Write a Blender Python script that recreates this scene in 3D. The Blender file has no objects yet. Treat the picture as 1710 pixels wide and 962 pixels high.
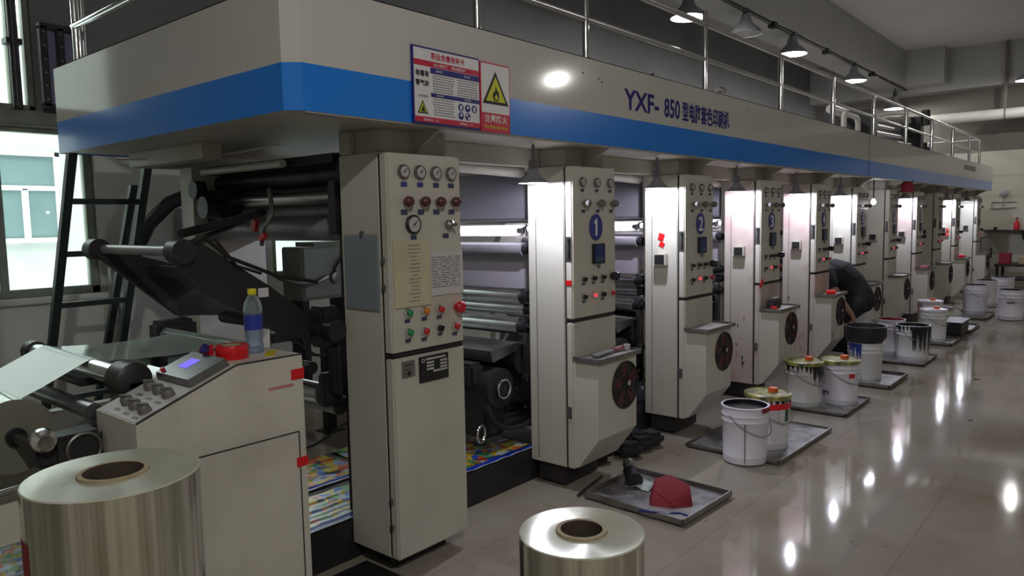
import bpy, bmesh, math, random
from mathutils import Vector, Matrix

SC = bpy.context.scene
COL = SC.collection
PI = math.pi
rnd = random.Random(7)

# ---------------------------------------------------------------- camera, exposure, world
cam_d = bpy.data.cameras.new('camera')
cam = bpy.data.objects.new('camera', cam_d)
COL.objects.link(cam)
cam_d.sensor_width = 36.0
cam_d.lens = 1240.35 / 1710 * 36.0
cam_d.clip_start = 0.05
cam_d.clip_end = 200
YAW, PITCH, ROLL = 0.704138544, 0.0909422295, 0.0186548307
fwd = Vector((math.cos(YAW) * math.cos(PITCH), math.sin(YAW) * math.cos(PITCH), -math.sin(PITCH)))
rgt = fwd.cross(Vector((0, 0, 1))).normalized()
dwn = fwd.cross(rgt)
rgt, dwn = (math.cos(ROLL) * rgt + math.sin(ROLL) * dwn), (-math.sin(ROLL) * rgt + math.cos(ROLL) * dwn)
rot = Matrix((rgt, -dwn, -fwd)).transposed()
cam.matrix_world = Matrix.Translation((0, 0, 1.6)) @ rot.to_4x4()
SC.camera = cam
SC.view_settings.view_transform = 'Standard'
SC.view_settings.look = 'None'
SC.view_settings.gamma = 1
SC.view_settings.use_curve_mapping = False
SC.view_settings.exposure = 0.0
SC.cycles.max_bounces = 7
SC.cycles.sample_clamp_indirect = 4.0
SC.cycles.caustics_reflective = False
SC.cycles.caustics_refractive = False

world = bpy.data.worlds.new('sky')
SC.world = world
world.use_nodes = True
world.node_tree.nodes['Background'].inputs[0].default_value = (0.92, 1.0, 0.97, 1)
world.node_tree.nodes['Background'].inputs[1].default_value = 6.5
HIGH_BAY_WATT = 62
AISLE_WATT = 105
AISLE_FILL_WATT = 270  # unseen lamp added near the camera to fill console and fascia
HIGH_BAY_COLOR = (1.0, .965, .92)
WORK_LAMP_WATT = 24

def lamp_light(name, loc, watt, color, radius, parent=None):
    d = bpy.data.lights.new(name, 'POINT')
    d.energy = watt
    d.color = color
    d.shadow_soft_size = radius
    o = bpy.data.objects.new(name, d)
    COL.objects.link(o)
    o.location = loc
    if parent: o.parent = parent
    return o

# ---------------------------------------------------------------- mesh helpers
def frame_for(d):
    d = Vector(d).normalized()
    a = Vector((0, 0, 1)) if abs(d.z) < 0.95 else Vector((1, 0, 0))
    u = a.cross(d).normalized()
    return u, d.cross(u), d

class MB:
    """collects shapes into one bmesh; off = the thing's base, subtracted from every point"""
    def __init__(s, off=(0, 0, 0)):
        s.bm = bmesh.new(); s.o = Vector(off); s.mi = 0
    def m(s, i):
        s.mi = i; return s
    def add(s, vs, fs):
        bv = [s.bm.verts.new(Vector(v) - s.o) for v in vs]
        for f in fs:
            try:
                q = s.bm.faces.new([bv[i] for i in f]); q.material_index = s.mi
            except ValueError:
                pass
        return s
    def box(s, x0, x1, y0, y1, z0, z1, b=0, seg=2):
        t = bmesh.new()
        bmesh.ops.create_cube(t, size=1)
        for v in t.verts:
            v.co = Vector((x0 + (v.co.x + .5) * (x1 - x0), y0 + (v.co.y + .5) * (y1 - y0), z0 + (v.co.z + .5) * (z1 - z0)))
        if b:
            bmesh.ops.bevel(t, geom=list(t.edges), offset=b, segments=seg, affect='EDGES', clamp_overlap=True)
        return s.merge(t)
    def merge(s, t, M=None):
        t.verts.index_update()
        vs = [(M @ v.co if M else v.co.copy()) for v in t.verts]
        fs = [[v.index for v in f.verts] for f in t.faces]
        t.free()
        return s.add(vs, fs)
    def obox(s, c, size, rz=0, ry=0, rx=0, b=0):
        t = bmesh.new()
        bmesh.ops.create_cube(t, size=1)
        for v in t.verts:
            v.co = Vector((v.co.x * size[0], v.co.y * size[1], v.co.z * size[2]))
        if b:
            bmesh.ops.bevel(t, geom=list(t.edges), offset=b, segments=2, affect='EDGES', clamp_overlap=True)
        M = Matrix.Translation(c) @ Matrix.Rotation(rz, 4, 'Z') @ Matrix.Rotation(ry, 4, 'Y') @ Matrix.Rotation(rx, 4, 'X')
        return s.merge(t, M)
    def lathe(s, prof, c=(0, 0, 0), axis=(0, 0, 1), n=28):
        u, w, d = frame_for(axis)
        c = Vector(c); vs = []; fs = []; rings = []
        for r, z in prof:
            if r < 1e-6:
                rings.append([len(vs)]); vs.append(c + d * z)
            else:
                rings.append(list(range(len(vs), len(vs) + n)))
                for k in range(n):
                    a = 2 * PI * k / n
                    vs.append(c + u * (r * math.cos(a)) + w * (r * math.sin(a)) + d * z)
        for A, B in zip(rings, rings[1:]):
            for k in range(n):
                k2 = (k + 1) % n
                if len(A) == 1 and len(B) == 1: continue
                if len(A) == 1: fs.append([A[0], B[k], B[k2]])
                elif len(B) == 1: fs.append([A[k], B[0], A[k2]])
                else: fs.append([A[k], B[k], B[k2], A[k2]])
        return s.add(vs, fs)
    def cyl(s, p0, p1, r, r1=None, n=20):
        p0 = Vector(p0); p1 = Vector(p1); h = (p1 - p0).length
        r1 = r if r1 is None else r1
        return s.lathe([(0, 0), (r, 0), (r1, h), (0, h)], p0, p1 - p0, n)
    def ring(s, c, axis, R, r, n=32, k=8):
        prof = [(R + r * math.cos(2 * PI * i / k), r * math.sin(2 * PI * i / k)) for i in range(k + 1)]
        return s.lathe(prof, c, axis, n)
    def tube(s, pts, r, n=8):
        pts = [Vector(p) for p in pts]; vs = []; fs = []
        prev = None
        for i, p in enumerate(pts):
            d = (pts[min(i + 1, len(pts) - 1)] - pts[max(i - 1, 0)]).normalized()
            if prev is None: u, w, _ = frame_for(d)
            else:
                u = (prev - d * prev.dot(d)).normalized(); w = d.cross(u)
            prev = u
            for k in range(n):
                a = 2 * PI * k / n
                vs.append(p + u * (r * math.cos(a)) + w * (r * math.sin(a)))
        for i in range(len(pts) - 1):
            for k in range(n):
                k2 = (k + 1) % n
                fs.append([i * n + k, i * n + k2, (i + 1) * n + k2, (i + 1) * n + k])
        fs.append(list(range(n))); fs.append(list(range((len(pts) - 1) * n, len(pts) * n)))
        return s.add(vs, fs)
    def prism(s, poly, plane, a0, a1):
        def P(p, a):
            return {'xz': (p[0], a, p[1]), 'xy': (p[0], p[1], a), 'yz': (a, p[0], p[1])}[plane]
        n = len(poly)
        vs = [P(p, a0) for p in poly] + [P(p, a1) for p in poly]
        fs = [list(range(n)), list(range(2 * n - 1, n - 1, -1))]
        for i in range(n):
            j = (i + 1) % n
            fs.append([i, j, n + j, n + i])
        return s.add(vs, fs)
    def sheet(s, grid):
        """grid of points -> surface"""
        nr, nc = len(grid), len(grid[0])
        vs = [p for r in grid for p in r]; fs = []
        for i in range(nr - 1):
            for j in range(nc - 1):
                fs.append([i * nc + j, i * nc + j + 1, (i + 1) * nc + j + 1, (i + 1) * nc + j])
        return s.add(vs, fs)
    def text(s, body, cx, z0, w, h, y, bold=0.0, plane='xz'):
        """lettering filling w x h, facing -Y, centre cx, base z0, thin relief at y"""
        cu = bpy.data.curves.new('lettering', 'FONT')
        cu.body = body; cu.size = 1; cu.offset = bold; cu.resolution_u = 3; cu.extrude = 0.0
        o = bpy.data.objects.new('lettering', cu)
        me = o.to_mesh()
        xs = [v.co.x for v in me.vertices]; ys = [v.co.y for v in me.vertices]
        x0, x1, y0, y1 = min(xs), max(xs), min(ys), max(ys)
        vs = [(cx - w / 2 + (v.co.x - x0) / (x1 - x0) * w, y, z0 + (v.co.y - y0) / (y1 - y0) * h) for v in me.vertices]
        fs = [list(p.vertices) for p in me.polygons]
        s.add(vs, fs)
        o.to_mesh_clear()
        bpy.data.objects.remove(o); bpy.data.curves.remove(cu)
        return s
    def build(s, name, mat, parent=None, smooth=40):
        bmesh.ops.recalc_face_normals(s.bm, faces=list(s.bm.faces))
        me = bpy.data.meshes.new(name)
        s.bm.to_mesh(me); s.bm.free()
        for mm in (mat if isinstance(mat, (list, tuple)) else [mat]): me.materials.append(mm)
        if smooth:
            me.shade_smooth(); me.set_sharp_from_angle(angle=math.radians(smooth))
        o = bpy.data.objects.new(name, me)
        COL.objects.link(o)
        if parent: o.parent = parent
        return o

def tag(o, label, cat=None, group=None, kind=None):
    if label: o['label'] = label
    if cat: o['category'] = cat
    if group: o['group'] = group
    if kind: o['kind'] = kind
    return o

def thing(name, label, cat, loc=(0, 0, 0), group=None, rz=0):
    o = bpy.data.objects.new(name, None)
    COL.objects.link(o)
    o.empty_display_size = .1
    o.location = loc
    o.rotation_euler = (0, 0, rz)
    return tag(o, label, cat, group)

def struct(o):
    o['kind'] = 'structure'
    return o

def copy_tree(o, parent=None, skip=()):
    c = o.copy(); COL.objects.link(c)
    if parent: c.parent = parent
    for ch in list(o.children):
        if ch.name.split('.')[0] in skip: continue
        copy_tree(ch, c, skip)
    return c

# ---------------------------------------------------------------- materials
def base_mat(name, color, rough=.5, metal=0.0, spec=.5, coat=0.0):
    m = bpy.data.materials.new(name); m.use_nodes = True
    b = m.node_tree.nodes['Principled BSDF']
    b.inputs['Base Color'].default_value = (*color, 1)
    b.inputs['Roughness'].default_value = rough
    b.inputs['Metallic'].default_value = metal
    b.inputs['Specular IOR Level'].default_value = spec
    b.inputs['Coat Weight'].default_value = coat
    b.inputs['Coat Roughness'].default_value = .08
    return m, b, m.node_tree

def noise_mix(nt, c0, c1, scale, lo=.4, hi=.65, detail=5, stretch=None):
    """noise-driven mix of two colours, object coordinates"""
    tc = nt.nodes.new('ShaderNodeTexCoord')
    src = tc.outputs['Object']
    if stretch:
        mp = nt.nodes.new('ShaderNodeMapping'); mp.inputs['Scale'].default_value = stretch
        nt.links.new(src, mp.inputs[0]); src = mp.outputs[0]
    n = nt.nodes.new('ShaderNodeTexNoise')
    n.inputs['Scale'].default_value = scale; n.inputs['Detail'].default_value = detail
    nt.links.new(src, n.inputs['Vector'])
    r = nt.nodes.new('ShaderNodeValToRGB')
    r.color_ramp.elements[0].position = lo; r.color_ramp.elements[0].color = (*c0, 1)
    r.color_ramp.elements[1].position = hi; r.color_ramp.elements[1].color = (*c1, 1)
    nt.links.new(n.outputs['Fac'], r.inputs[0])
    return r.outputs[0], n

def mat(name, color, rough=.5, metal=0.0, dirt=None, scale=4, lo=.45, hi=.75, coat=0.0, bump=0.0, spec=.5, stretch=None, rvar=0.0):
    m, b, nt = base_mat(name, color, rough, metal, spec, coat)
    c1 = dirt if dirt else tuple(c * .88 for c in color)
    out, n = noise_mix(nt, color, c1, scale, lo, hi, stretch=stretch)
    nt.links.new(out, b.inputs['Base Color'])
    if bump:
        bp = nt.nodes.new('ShaderNodeBump'); bp.inputs['Strength'].default_value = bump; bp.inputs['Distance'].default_value = .01
        nt.links.new(n.outputs['Fac'], bp.inputs['Height']); nt.links.new(bp.outputs[0], b.inputs['Normal'])
    if rvar:
        mr = nt.nodes.new('ShaderNodeMapRange')
        mr.inputs['To Min'].default_value = rough; mr.inputs['To Max'].default_value = rough + rvar
        nt.links.new(n.outputs['Fac'], mr.inputs['Value']); nt.links.new(mr.outputs[0], b.inputs['Roughness'])
    return m

def emit(name, color, strength):
    m = bpy.data.materials.new(name); m.use_nodes = True
    nt = m.node_tree; nt.nodes.clear()
    e = nt.nodes.new('ShaderNodeEmission'); e.inputs[0].default_value = (*color, 1); e.inputs[1].default_value = strength
    o = nt.nodes.new('ShaderNodeOutputMaterial'); nt.links.new(e.outputs[0], o.inputs[0])
    return m

M = {}
M['cab'] = mat('cabinet_paint', (.62, .60, .53), .38, dirt=(.52, .50, .43), scale=2.2, rvar=.15)
M['cab_dirty'] = mat('cabinet_paint_ink_stained', (.62, .575, .52), .42, dirt=(.46, .29, .29), scale=2.2, lo=.42, hi=.68, rvar=.15)
M['console'] = mat('console_paint', (.64, .61, .54), .45, dirt=(.46, .43, .36), scale=3.2, lo=.45, hi=.8)
M['seam'] = mat('dark_seam', (.02, .02, .02), .7)
M['fascia'] = mat('fascia_white_paint', (.64, .625, .595), .09, dirt=(.59, .58, .555), scale=1.2, spec=.3)
M['blue'] = mat('fascia_blue_paint', (.013, .235, .86), .2, dirt=(.011, .21, .78), scale=1.5, coat=.3)
M['letter_blue'] = mat('lettering_blue', (.022, .014, .20), .6, spec=.2)
M['under'] = mat('underside_paint', (.52, .50, .44), .45, dirt=(.42, .40, .34), scale=2)
M['steel'] = mat('polished_steel', (.72, .72, .74), .24, 1.0, dirt=(.62, .62, .64), scale=4)
M['chrome'] = mat('chrome', (.82, .82, .84), .08, 1.0)
M['dull_steel'] = mat('dull_steel', (.36, .36, .37), .38, 1.0, dirt=(.2, .19, .18), scale=5)
M['galv'] = mat('tray_sheet_metal', (.34, .33, .32), .4, .8, dirt=(.17, .15, .13), scale=5, lo=.4, hi=.7)
M['tray_in'] = mat('tray_inked_bottom', (.30, .295, .30), .4, .2, dirt=(.11, .10, .10), scale=9, lo=.42, hi=.68, bump=.3)
M['iron'] = mat('dark_iron', (.045, .045, .05), .45, .5, dirt=(.02, .02, .022), scale=6)
M['black'] = mat('black_paint', (.02, .02, .022), .45, dirt=(.035, .03, .03), scale=5)
M['ladder'] = mat('ladder_dark_green_paint', (.02, .035, .035), .45)
M['rubber'] = mat('black_rubber', (.018, .018, .018), .6)
M['grey_roll'] = mat('grey_rubber_roller', (.28, .27, .30), .35, dirt=(.22, .21, .24), scale=5)
M['web'] = mat('film_web_pale_violet', (.40, .36, .42), .28, dirt=(.36, .32, .38), scale=2)
M['hood'] = mat('dryer_hood_grey', (.15, .145, .17), .4, dirt=(.15, .15, .17), scale=3)
M['white'] = mat('white_plastic', (.72, .72, .74), .4)
M['bucket'] = mat('bucket_lavender_white', (.80, .775, .86), .32, dirt=(.72, .69, .78), scale=5)
M['bucket_grey'] = mat('bucket_grey_white', (.74, .74, .75), .34, dirt=(.62, .62, .64), scale=5)
M['red'] = mat('red_plastic', (.62, .02, .03), .4)
M['redtape'] = mat('red_tape', (.75, .012, .02), .3)
M['wine'] = mat('dark_red_foam', (.26, .015, .03), .7, dirt=(.2, .01, .02), scale=10)
M['green'] = mat('green_button', (.02, .28, .10), .35)
M['orange'] = mat('orange_button', (.75, .25, .01), .35)
M['yellow'] = mat('yellow_plastic', (.80, .68, .02), .35)
M['sign_yellow'] = mat('sign_yellow', (.72, .72, .03), .4)
M['sign_white'] = mat('sign_white', (.84, .83, .86), .35)
M['sign_red'] = mat('sign_red', (.62, .012, .05), .35)
M['sign_blue'] = mat('sign_navy', (.025, .02, .22), .4)
M['ink_text'] = mat('dark_print', (.03, .03, .04), .5)
M['grey_text'] = mat('grey_print', (.26, .25, .28), .6)
M['tag'] = mat('blue_grey_label', (.05, .06, .14), .5)
M['oval'] = mat('number_oval_blue', (.045, .05, .30), .35)
M['paper_yellow'] = mat('yellowed_paper', (.62, .58, .40), .6, dirt=(.54, .50, .33), scale=6)
M['paper_white'] = mat('white_paper', (.68, .67, .68), .6)
M['paper_blue'] = mat('bluish_paper', (.30, .33, .42), .3, dirt=(.25, .28, .36), scale=8)
M['dial'] = mat('gauge_dial', (.55, .54, .53), .25)
M['valve'] = mat('valve_maroon', (.12, .03, .03), .35)
M['knob'] = mat('grey_knob', (.16, .155, .15), .4)
M['stain_pink'] = mat('pink_ink_smear', (.55, .22, .24), .5)
M['cardboard'] = mat('cardboard_core', (.45, .36, .22), .7, dirt=(.36, .28, .17), scale=20)
M['core_in'] = mat('core_inside', (.07, .05, .035), .8)
M['skin'] = mat('skin', (.36, .20, .14), .5)
M['shirt'] = mat('black_shirt', (.014, .014, .018), .85)
M['trousers'] = mat('dark_trousers', (.02, .02, .026), .85)
M['hair'] = mat('black_hair', (.012, .010, .010), .6)
M['lamp_out'] = mat('lamp_shade_enamel', (.20, .20, .225), .45)
M['lamp_in'] = mat('lamp_shade_white_inside', (.62, .62, .62), .5)
M['bulb'] = emit('lit_bulb', (.86, .88, 1.0), 22)
M['bulb_off'] = mat('unlit_bulb', (.7, .7, .7), .2)
M['tube'] = emit('lit_fluorescent_tube', (.93, .84, 1.0), 7)
M['screen'] = emit('lit_blue_screen', (.22, .18, 1.0), 1.1)
M['screen_dim'] = mat('dark_blue_display', (.03, .05, .17), .2)
M['led_red'] = emit('lit_red_lamp', (1.0, .10, .14), .75)
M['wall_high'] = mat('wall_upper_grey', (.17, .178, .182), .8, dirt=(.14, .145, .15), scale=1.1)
M['wall'] = mat('wall_plaster', (.62, .63, .57), .75, dirt=(.53, .54, .48), scale=1.4, bump=.1)
M['wall_far'] = mat('far_wall_cream', (.56, .54, .46), .7, dirt=(.50, .48, .40), scale=1.2)
M['wall_upper'] = mat('far_wall_upper_shade_tone', (.155, .145, .125), .75, dirt=(.13, .12, .105), scale=1)  # unlit upper part of the far wall, its dimness put into the colour
M['ceil'] = mat('ceiling_paint', (.66, .66, .67), .7, dirt=(.60, .60, .61), scale=1)
M['beam'] = mat('beam_paint', (.40, .40, .405), .6, dirt=(.36, .36, .36), scale=1)
M['winframe'] = mat('window_frame_green_grey', (.22, .25, .20), .5, dirt=(.15, .16, .12), scale=6)
M['pipe_white'] = mat('white_pipe', (.70, .70, .66), .4)
M['facade'] = mat('facade_white_tile', (.37, .385, .38), .6)
M['facade_glass'] = mat('facade_window_teal', (.11, .17, .175), .25)

def floor_mat():
    m, b, nt = base_mat('floor_polished_tile', (.3, .28, .25), .1)
    tc = nt.nodes.new('ShaderNodeTexCoord')
    br = nt.nodes.new('ShaderNodeTexBrick')
    br.offset = 0; br.squash = 1
    br.inputs['Scale'].default_value = 1.0
    br.inputs['Brick Width'].default_value = .8; br.inputs['Row Height'].default_value = .8
    br.inputs['Mortar Size'].default_value = .003; br.inputs['Bias'].default_value = 0
    br.inputs['Color1'].default_value = (.385, .34, .285, 1); br.inputs['Color2'].default_value = (.36, .32, .27, 1)
    br.inputs['Mortar'].default_value = (.29, .255, .21, 1)
    nt.links.new(tc.outputs['Object'], br.inputs['Vector'])
    st, n = noise_mix(nt, (1, 1, 1), (.70, .64, .52), 1.1, .46, .72, detail=8)
    mx = nt.nodes.new('ShaderNodeMix'); mx.data_type = 'RGBA'; mx.blend_type = 'MULTIPLY'; mx.inputs[0].default_value = 1
    nt.links.new(br.outputs['Color'], mx.inputs[6]); nt.links.new(st, mx.inputs[7])
    # small dark scuffs
    sp, n2 = noise_mix(nt, (1, 1, 1), (.35, .32, .30), 5.5, .70, .76, detail=3, stretch=(1, 2.6, 1))
    mx2 = nt.nodes.new('ShaderNodeMix'); mx2.data_type = 'RGBA'; mx2.blend_type = 'MULTIPLY'; mx2.inputs[0].default_value = 1
    nt.links.new(mx.outputs[2], mx2.inputs[6]); nt.links.new(sp, mx2.inputs[7])
    nt.links.new(mx2.outputs[2], b.inputs['Base Color'])
    n3 = nt.nodes.new('ShaderNodeTexNoise'); n3.inputs['Scale'].default_value = 2.5; n3.inputs['Detail'].default_value = 6
    nt.links.new(tc.outputs['Object'], n3.inputs['Vector'])
    mr = nt.nodes.new('ShaderNodeMapRange'); mr.inputs['To Min'].default_value = .02; mr.inputs['To Max'].default_value = .10
    nt.links.new(n3.outputs['Fac'], mr.inputs['Value']); nt.links.new(mr.outputs[0], b.inputs['Roughness'])
    b.inputs['Specular IOR Level'].default_value = .17
    return m
M['floor'] = floor_mat()

def film_side_mat():
    m, b, nt = base_mat('wound_film_painted_reflections', (.60, .60, .52), .14, .75)
    out, n = noise_mix(nt, (.72, .71, .62), (.34, .33, .26), 2.2, .36, .64, stretch=(14, 14, .02))  # light and dark streaks imitate reflections, put into the colour
    nt.links.new(out, b.inputs['Base Color'])
    b.inputs['Coat Weight'].default_value = .5
    return m
M['film_side'] = film_side_mat()

def film_end_mat():
    m, b, nt = base_mat('wound_clear_film_end', (.46, .46, .37), .2, .12)
    b.inputs['Anisotropic'].default_value = .96
    t = nt.nodes.new('ShaderNodeTangent'); t.direction_type = 'RADIAL'; t.axis = 'Z'
    nt.links.new(t.outputs[0], b.inputs['Tangent'])
    out, n = noise_mix(nt, (.62, .62, .50), (.57, .57, .46), 8, .4, .6)
    nt.links.new(out, b.inputs['Base Color'])
    return m
M['film_end'] = film_end_mat()

def clear_mat(name, color, rough, alpha, ior=1.45):
    """thin clear plastic: mostly see-through, with real reflections"""
    m = bpy.data.materials.new(name); m.use_nodes = True
    nt = m.node_tree; nt.nodes.clear()
    tr = nt.nodes.new('ShaderNodeBsdfTransparent'); tr.inputs[0].default_value = (*color, 1)
    pb = nt.nodes.new('ShaderNodeBsdfPrincipled'); pb.inputs['Base Color'].default_value = (*color, 1)
    pb.inputs['Roughness'].default_value = rough; pb.inputs['Specular IOR Level'].default_value = .8
    fr = nt.nodes.new('ShaderNodeFresnel'); fr.inputs[0].default_value = ior
    ad = nt.nodes.new('ShaderNodeMath'); ad.operation = 'ADD'; ad.inputs[1].default_value = alpha; ad.use_clamp = True
    nt.links.new(fr.outputs[0], ad.inputs[0])
    mx = nt.nodes.new('ShaderNodeMixShader')
    nt.links.new(ad.outputs[0], mx.inputs[0]); nt.links.new(tr.outputs[0], mx.inputs[1]); nt.links.new(pb.outputs[0], mx.inputs[2])
    o = nt.nodes.new('ShaderNodeOutputMaterial'); nt.links.new(mx.outputs[0], o.inputs[0])
    return m
M['glass'] = clear_mat('window_glass', (.95, .985, .97), .02, .02)
M['pet'] = clear_mat('bottle_plastic', (.86, .92, .97), .06, .10)
M['water'] = clear_mat('bottle_water', (.75, .84, .92), .02, .05)
M['clear_film'] = clear_mat('clear_film', (.78, .90, .84), .05, .18)
M['window_sheen_film'] = clear_mat('window_sheen_film', (.82, .94, .95), .2, .85)  # pale cyan tint stands in for window light reflected by the film

def print_mat():
    m, b, nt = base_mat('printed_film_colour_patches', (.5, .5, .5), .2)
    tc = nt.nodes.new('ShaderNodeTexCoord')
    nz = nt.nodes.new('ShaderNodeTexNoise'); nz.inputs['Scale'].default_value = 7
    nt.links.new(tc.outputs['Object'], nz.inputs['Vector'])
    mixv = nt.nodes.new('ShaderNodeMix'); mixv.data_type = 'RGBA'; mixv.inputs[0].default_value = .12
    nt.links.new(tc.outputs['Object'], mixv.inputs[6]); nt.links.new(nz.outputs['Color'], mixv.inputs[7])
    vo = nt.nodes.new('ShaderNodeTexVoronoi'); vo.inputs['Scale'].default_value = 24
    nt.links.new(mixv.outputs[2], vo.inputs['Vector'])
    sep = nt.nodes.new('ShaderNodeSeparateColor'); nt.links.new(vo.outputs['Color'], sep.inputs[0])
    r = nt.nodes.new('ShaderNodeValToRGB'); r.color_ramp.interpolation = 'CONSTANT'
    cols = [(.55, .34, .03), (.03, .09, .45), (.46, .43, .07), (.45, .50, .52), (.55, .10, .03), (.08, .28, .10), (.55, .42, .05), (.25, .35, .55), (.48, .50, .50), (.05, .05, .06)]
    els = r.color_ramp.elements
    els[0].position = 0; els[0].color = (*cols[0], 1); els[1].position = .12; els[1].color = (*cols[1], 1)
    for i, c in enumerate(cols[2:]):
        e = els.new(.22 + i * .097); e.color = (*c, 1)
    nt.links.new(sep.outputs[0], r.inputs[0]); nt.links.new(r.outputs[0], b.inputs['Base Color'])
    return m
M['print'] = print_mat()
M['print_border'] = mat('printed_film_blue_border', (.02, .05, .42), .25)
M['white_edge'] = mat('printed_film_white_edge', (.7, .7, .75), .3)

# ---------------------------------------------------------------- the room
XF, YB, YR, XN, ZC = 18.9, 6.2, -7.0, -5.0, 5.05
struct(MB().box(XN, XF, YR, YB, -.1, 0).build('floor', M['floor'], smooth=0))
struct(MB().box(XN, XF, YR, YB, ZC, ZC + .15).build('ceiling', M['ceil'], smooth=0))
w = MB()
for a in ((XN, XF, 0, 1.10), (XN, .75, 1.10, 2.34), (2.34, 3.85, 1.10, 2.34), (5.3, XF, 1.10, 2.34), (XN, XF, 2.34, 2.46)): w.box(a[0], a[1], YB, YB + .22, a[2], a[3])
struct(w.build('wall_back', M['wall'], smooth=0))
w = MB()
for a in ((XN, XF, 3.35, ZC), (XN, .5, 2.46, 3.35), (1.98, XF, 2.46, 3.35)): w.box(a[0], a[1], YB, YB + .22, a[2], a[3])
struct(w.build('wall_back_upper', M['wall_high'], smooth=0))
struct(MB().box(XF, XF + .2, YR, YB, 0, 2.88).build('wall_far', M['wall_far'], smooth=0))
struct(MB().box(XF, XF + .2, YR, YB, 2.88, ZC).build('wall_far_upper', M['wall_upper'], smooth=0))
struct(MB().box(XN, XF, YR - .2, YR, 0, ZC).build('wall_right', M['wall'], smooth=0))
struct(MB().box(XN - .2, XN, YR, YB, 0, ZC).build('wall_near', M['wall'], smooth=0))
# beams
struct(MB().box(XN, 18.4, 4.04, 4.62, 4.30, ZC).build('trim_1', M['beam'], smooth=0))
struct(MB().box(18.4, XF, YR, YB, 4.19, ZC).build('trim_2', M['beam'], smooth=0))
struct(MB().box(XN, 18.4, -4.4, -3.9, 4.30, ZC).build('trim_3', M['beam'], smooth=0))
struct(MB().box(17.9, 18.4, 3.3, 4.04, 4.30, ZC).build('trim_4', M['beam'], smooth=0))
# window lintel and sill mouldings
struct(MB().box(.4, 2.5, YB - .05, YB, 2.345, 2.455, b=.01).build('trim_5', M['winframe']))
struct(MB().box(.6, 2.42, YB - .07, YB + .02, 1.055, 1.10, b=.008).build('trim_6', M['wall']))
struct(MB().box(XN, XF, YB - .015, YB, 0, .10).build('baseboard_back', M['wall'], smooth=0))

def window(name, x0, x1, z0, z1, muls, fr=.06, pane=True):
    y0, y1 = YB + .03, YB + .11
    g = MB().box(x0, x1, YB + .065, YB + .07, z0, z1).build(name, M['glass'], smooth=0)
    struct(g)
    f = MB()
    f.box(x0, x0 + fr, y0, y1, z0, z1, b=.006); f.box(x1 - fr, x1, y0, y1, z0, z1, b=.006)
    f.box(x0, x1, y0, y1, z0, z0 + fr, b=.006); f.box(x0, x1, y0, y1, z1 - fr * .6, z1, b=.006)
    for mx in muls: f.box(mx - .028, mx + .028, y0 - .01, y1, z0, z1, b=.006)
    f.build('window_frame', M['winframe'], g)
    return g
window('window_1', .75, 2.34, 1.10, 2.34, [1.70])
window('window_2', .5, 1.98, 2.46, 3.35, [1.86], fr=.04)
window('window_3', 3.85, 5.3, 1.10, 2.34, [4.6])

# the building across the yard, and the yard
t = thing('building', 'white tiled building with teal windows seen outside the left window', 'building', (3, 11.5, -3.5))
o = (3, 11.5, -3.5)
MB(o).box(-12, 22, 11.5, 14, -3.5, 4.3).build('wall', M['facade'], t, 0)
for x, z, w_, h_ in ((2.32, 1.42, 1.55, 1.22), (6.2, 1.42, 1.55, 1.22), (9.2, 1.42, 1.55, 1.22)):
    f = MB(o)
    f.box(x, x + w_, 11.40, 11.5, z, z + .06); f.box(x, x + w_, 11.40, 11.5, z + h_ - .06, z + h_)
    f.box(x, x + .06, 11.40, 11.5, z, z + h_); f.box(x + w_ - .06, x + w_, 11.40, 11.5, z, z + h_)
    f.box(x, x + w_, 11.42, 11.5, z + .70, z + .76); f.box(x + 1.08, x + 1.15, 11.42, 11.5, z, z + .72)
    fo = f.build('window', M['sign_white'], t, 0)
    MB(o).box(x + .06, x + w_ - .06, 11.46, 11.5, z + .06, z + h_ - .06).build('pane', M['facade_glass'], fo, 0)
struct(MB().box(-20, 30, YB + .22, 40, -3.7, -3.5).build('ground', M['facade'], smooth=0))

# pipe on the wall by the upper window and dark casement leaves
t = thing('drain_pipe', 'dark vertical pipe in front of the bright upper left window', 'pipe', (1.84, 6.12, 2.3))
o = (1.84, 6.12, 2.3)
MB(o).cyl((1.84, 6.12, 2.46), (1.84, 6.12, ZC), .03).build('pipe', M['iron'], t)
for zz in (2.9, 3.7): MB(o).box(1.79, 1.89, 6.10, 6.2, zz, zz + .04).build('bracket', M['iron'], t)
t = thing('casement_leaf', 'violet grey riveted window leaf swung open beside the upper left window', 'window leaf', (2.0, 6.1, 2.46))
o = (2.0, 6.1, 2.46)
M['leaf'] = mat('leaf_violet_grey', (.20, .19, .30), .4)
f = MB(o)
for a, b in ((1.99, 2.04), (2.10, 2.15), (2.24, 2.29)): f.box(a, b, 6.06, 6.12, 2.48, 3.05, b=.005)
f.box(1.99, 2.29, 6.06, 6.12, 2.46, 2.50); f.box(1.99, 2.29, 6.06, 6.12, 3.03, 3.07)
f.build('leaf_frame', M['iron'], t)
MB(o).box(2.04, 2.10, 6.10, 6.11, 2.5, 3.03).box(2.15, 2.24, 6.10, 6.11, 2.5, 3.03).build('leaf_panel', M['leaf'], t, 0)
r = MB(o)
for a in (2.015, 2.125):
    for k in range(6): r.lathe([(.008, 0), (.006, .006), (0, .008)], (a, 6.06, 2.53 + k * .095), (0, -1, 0), 8)
r.build('rivet', M['dull_steel'], t)

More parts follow.
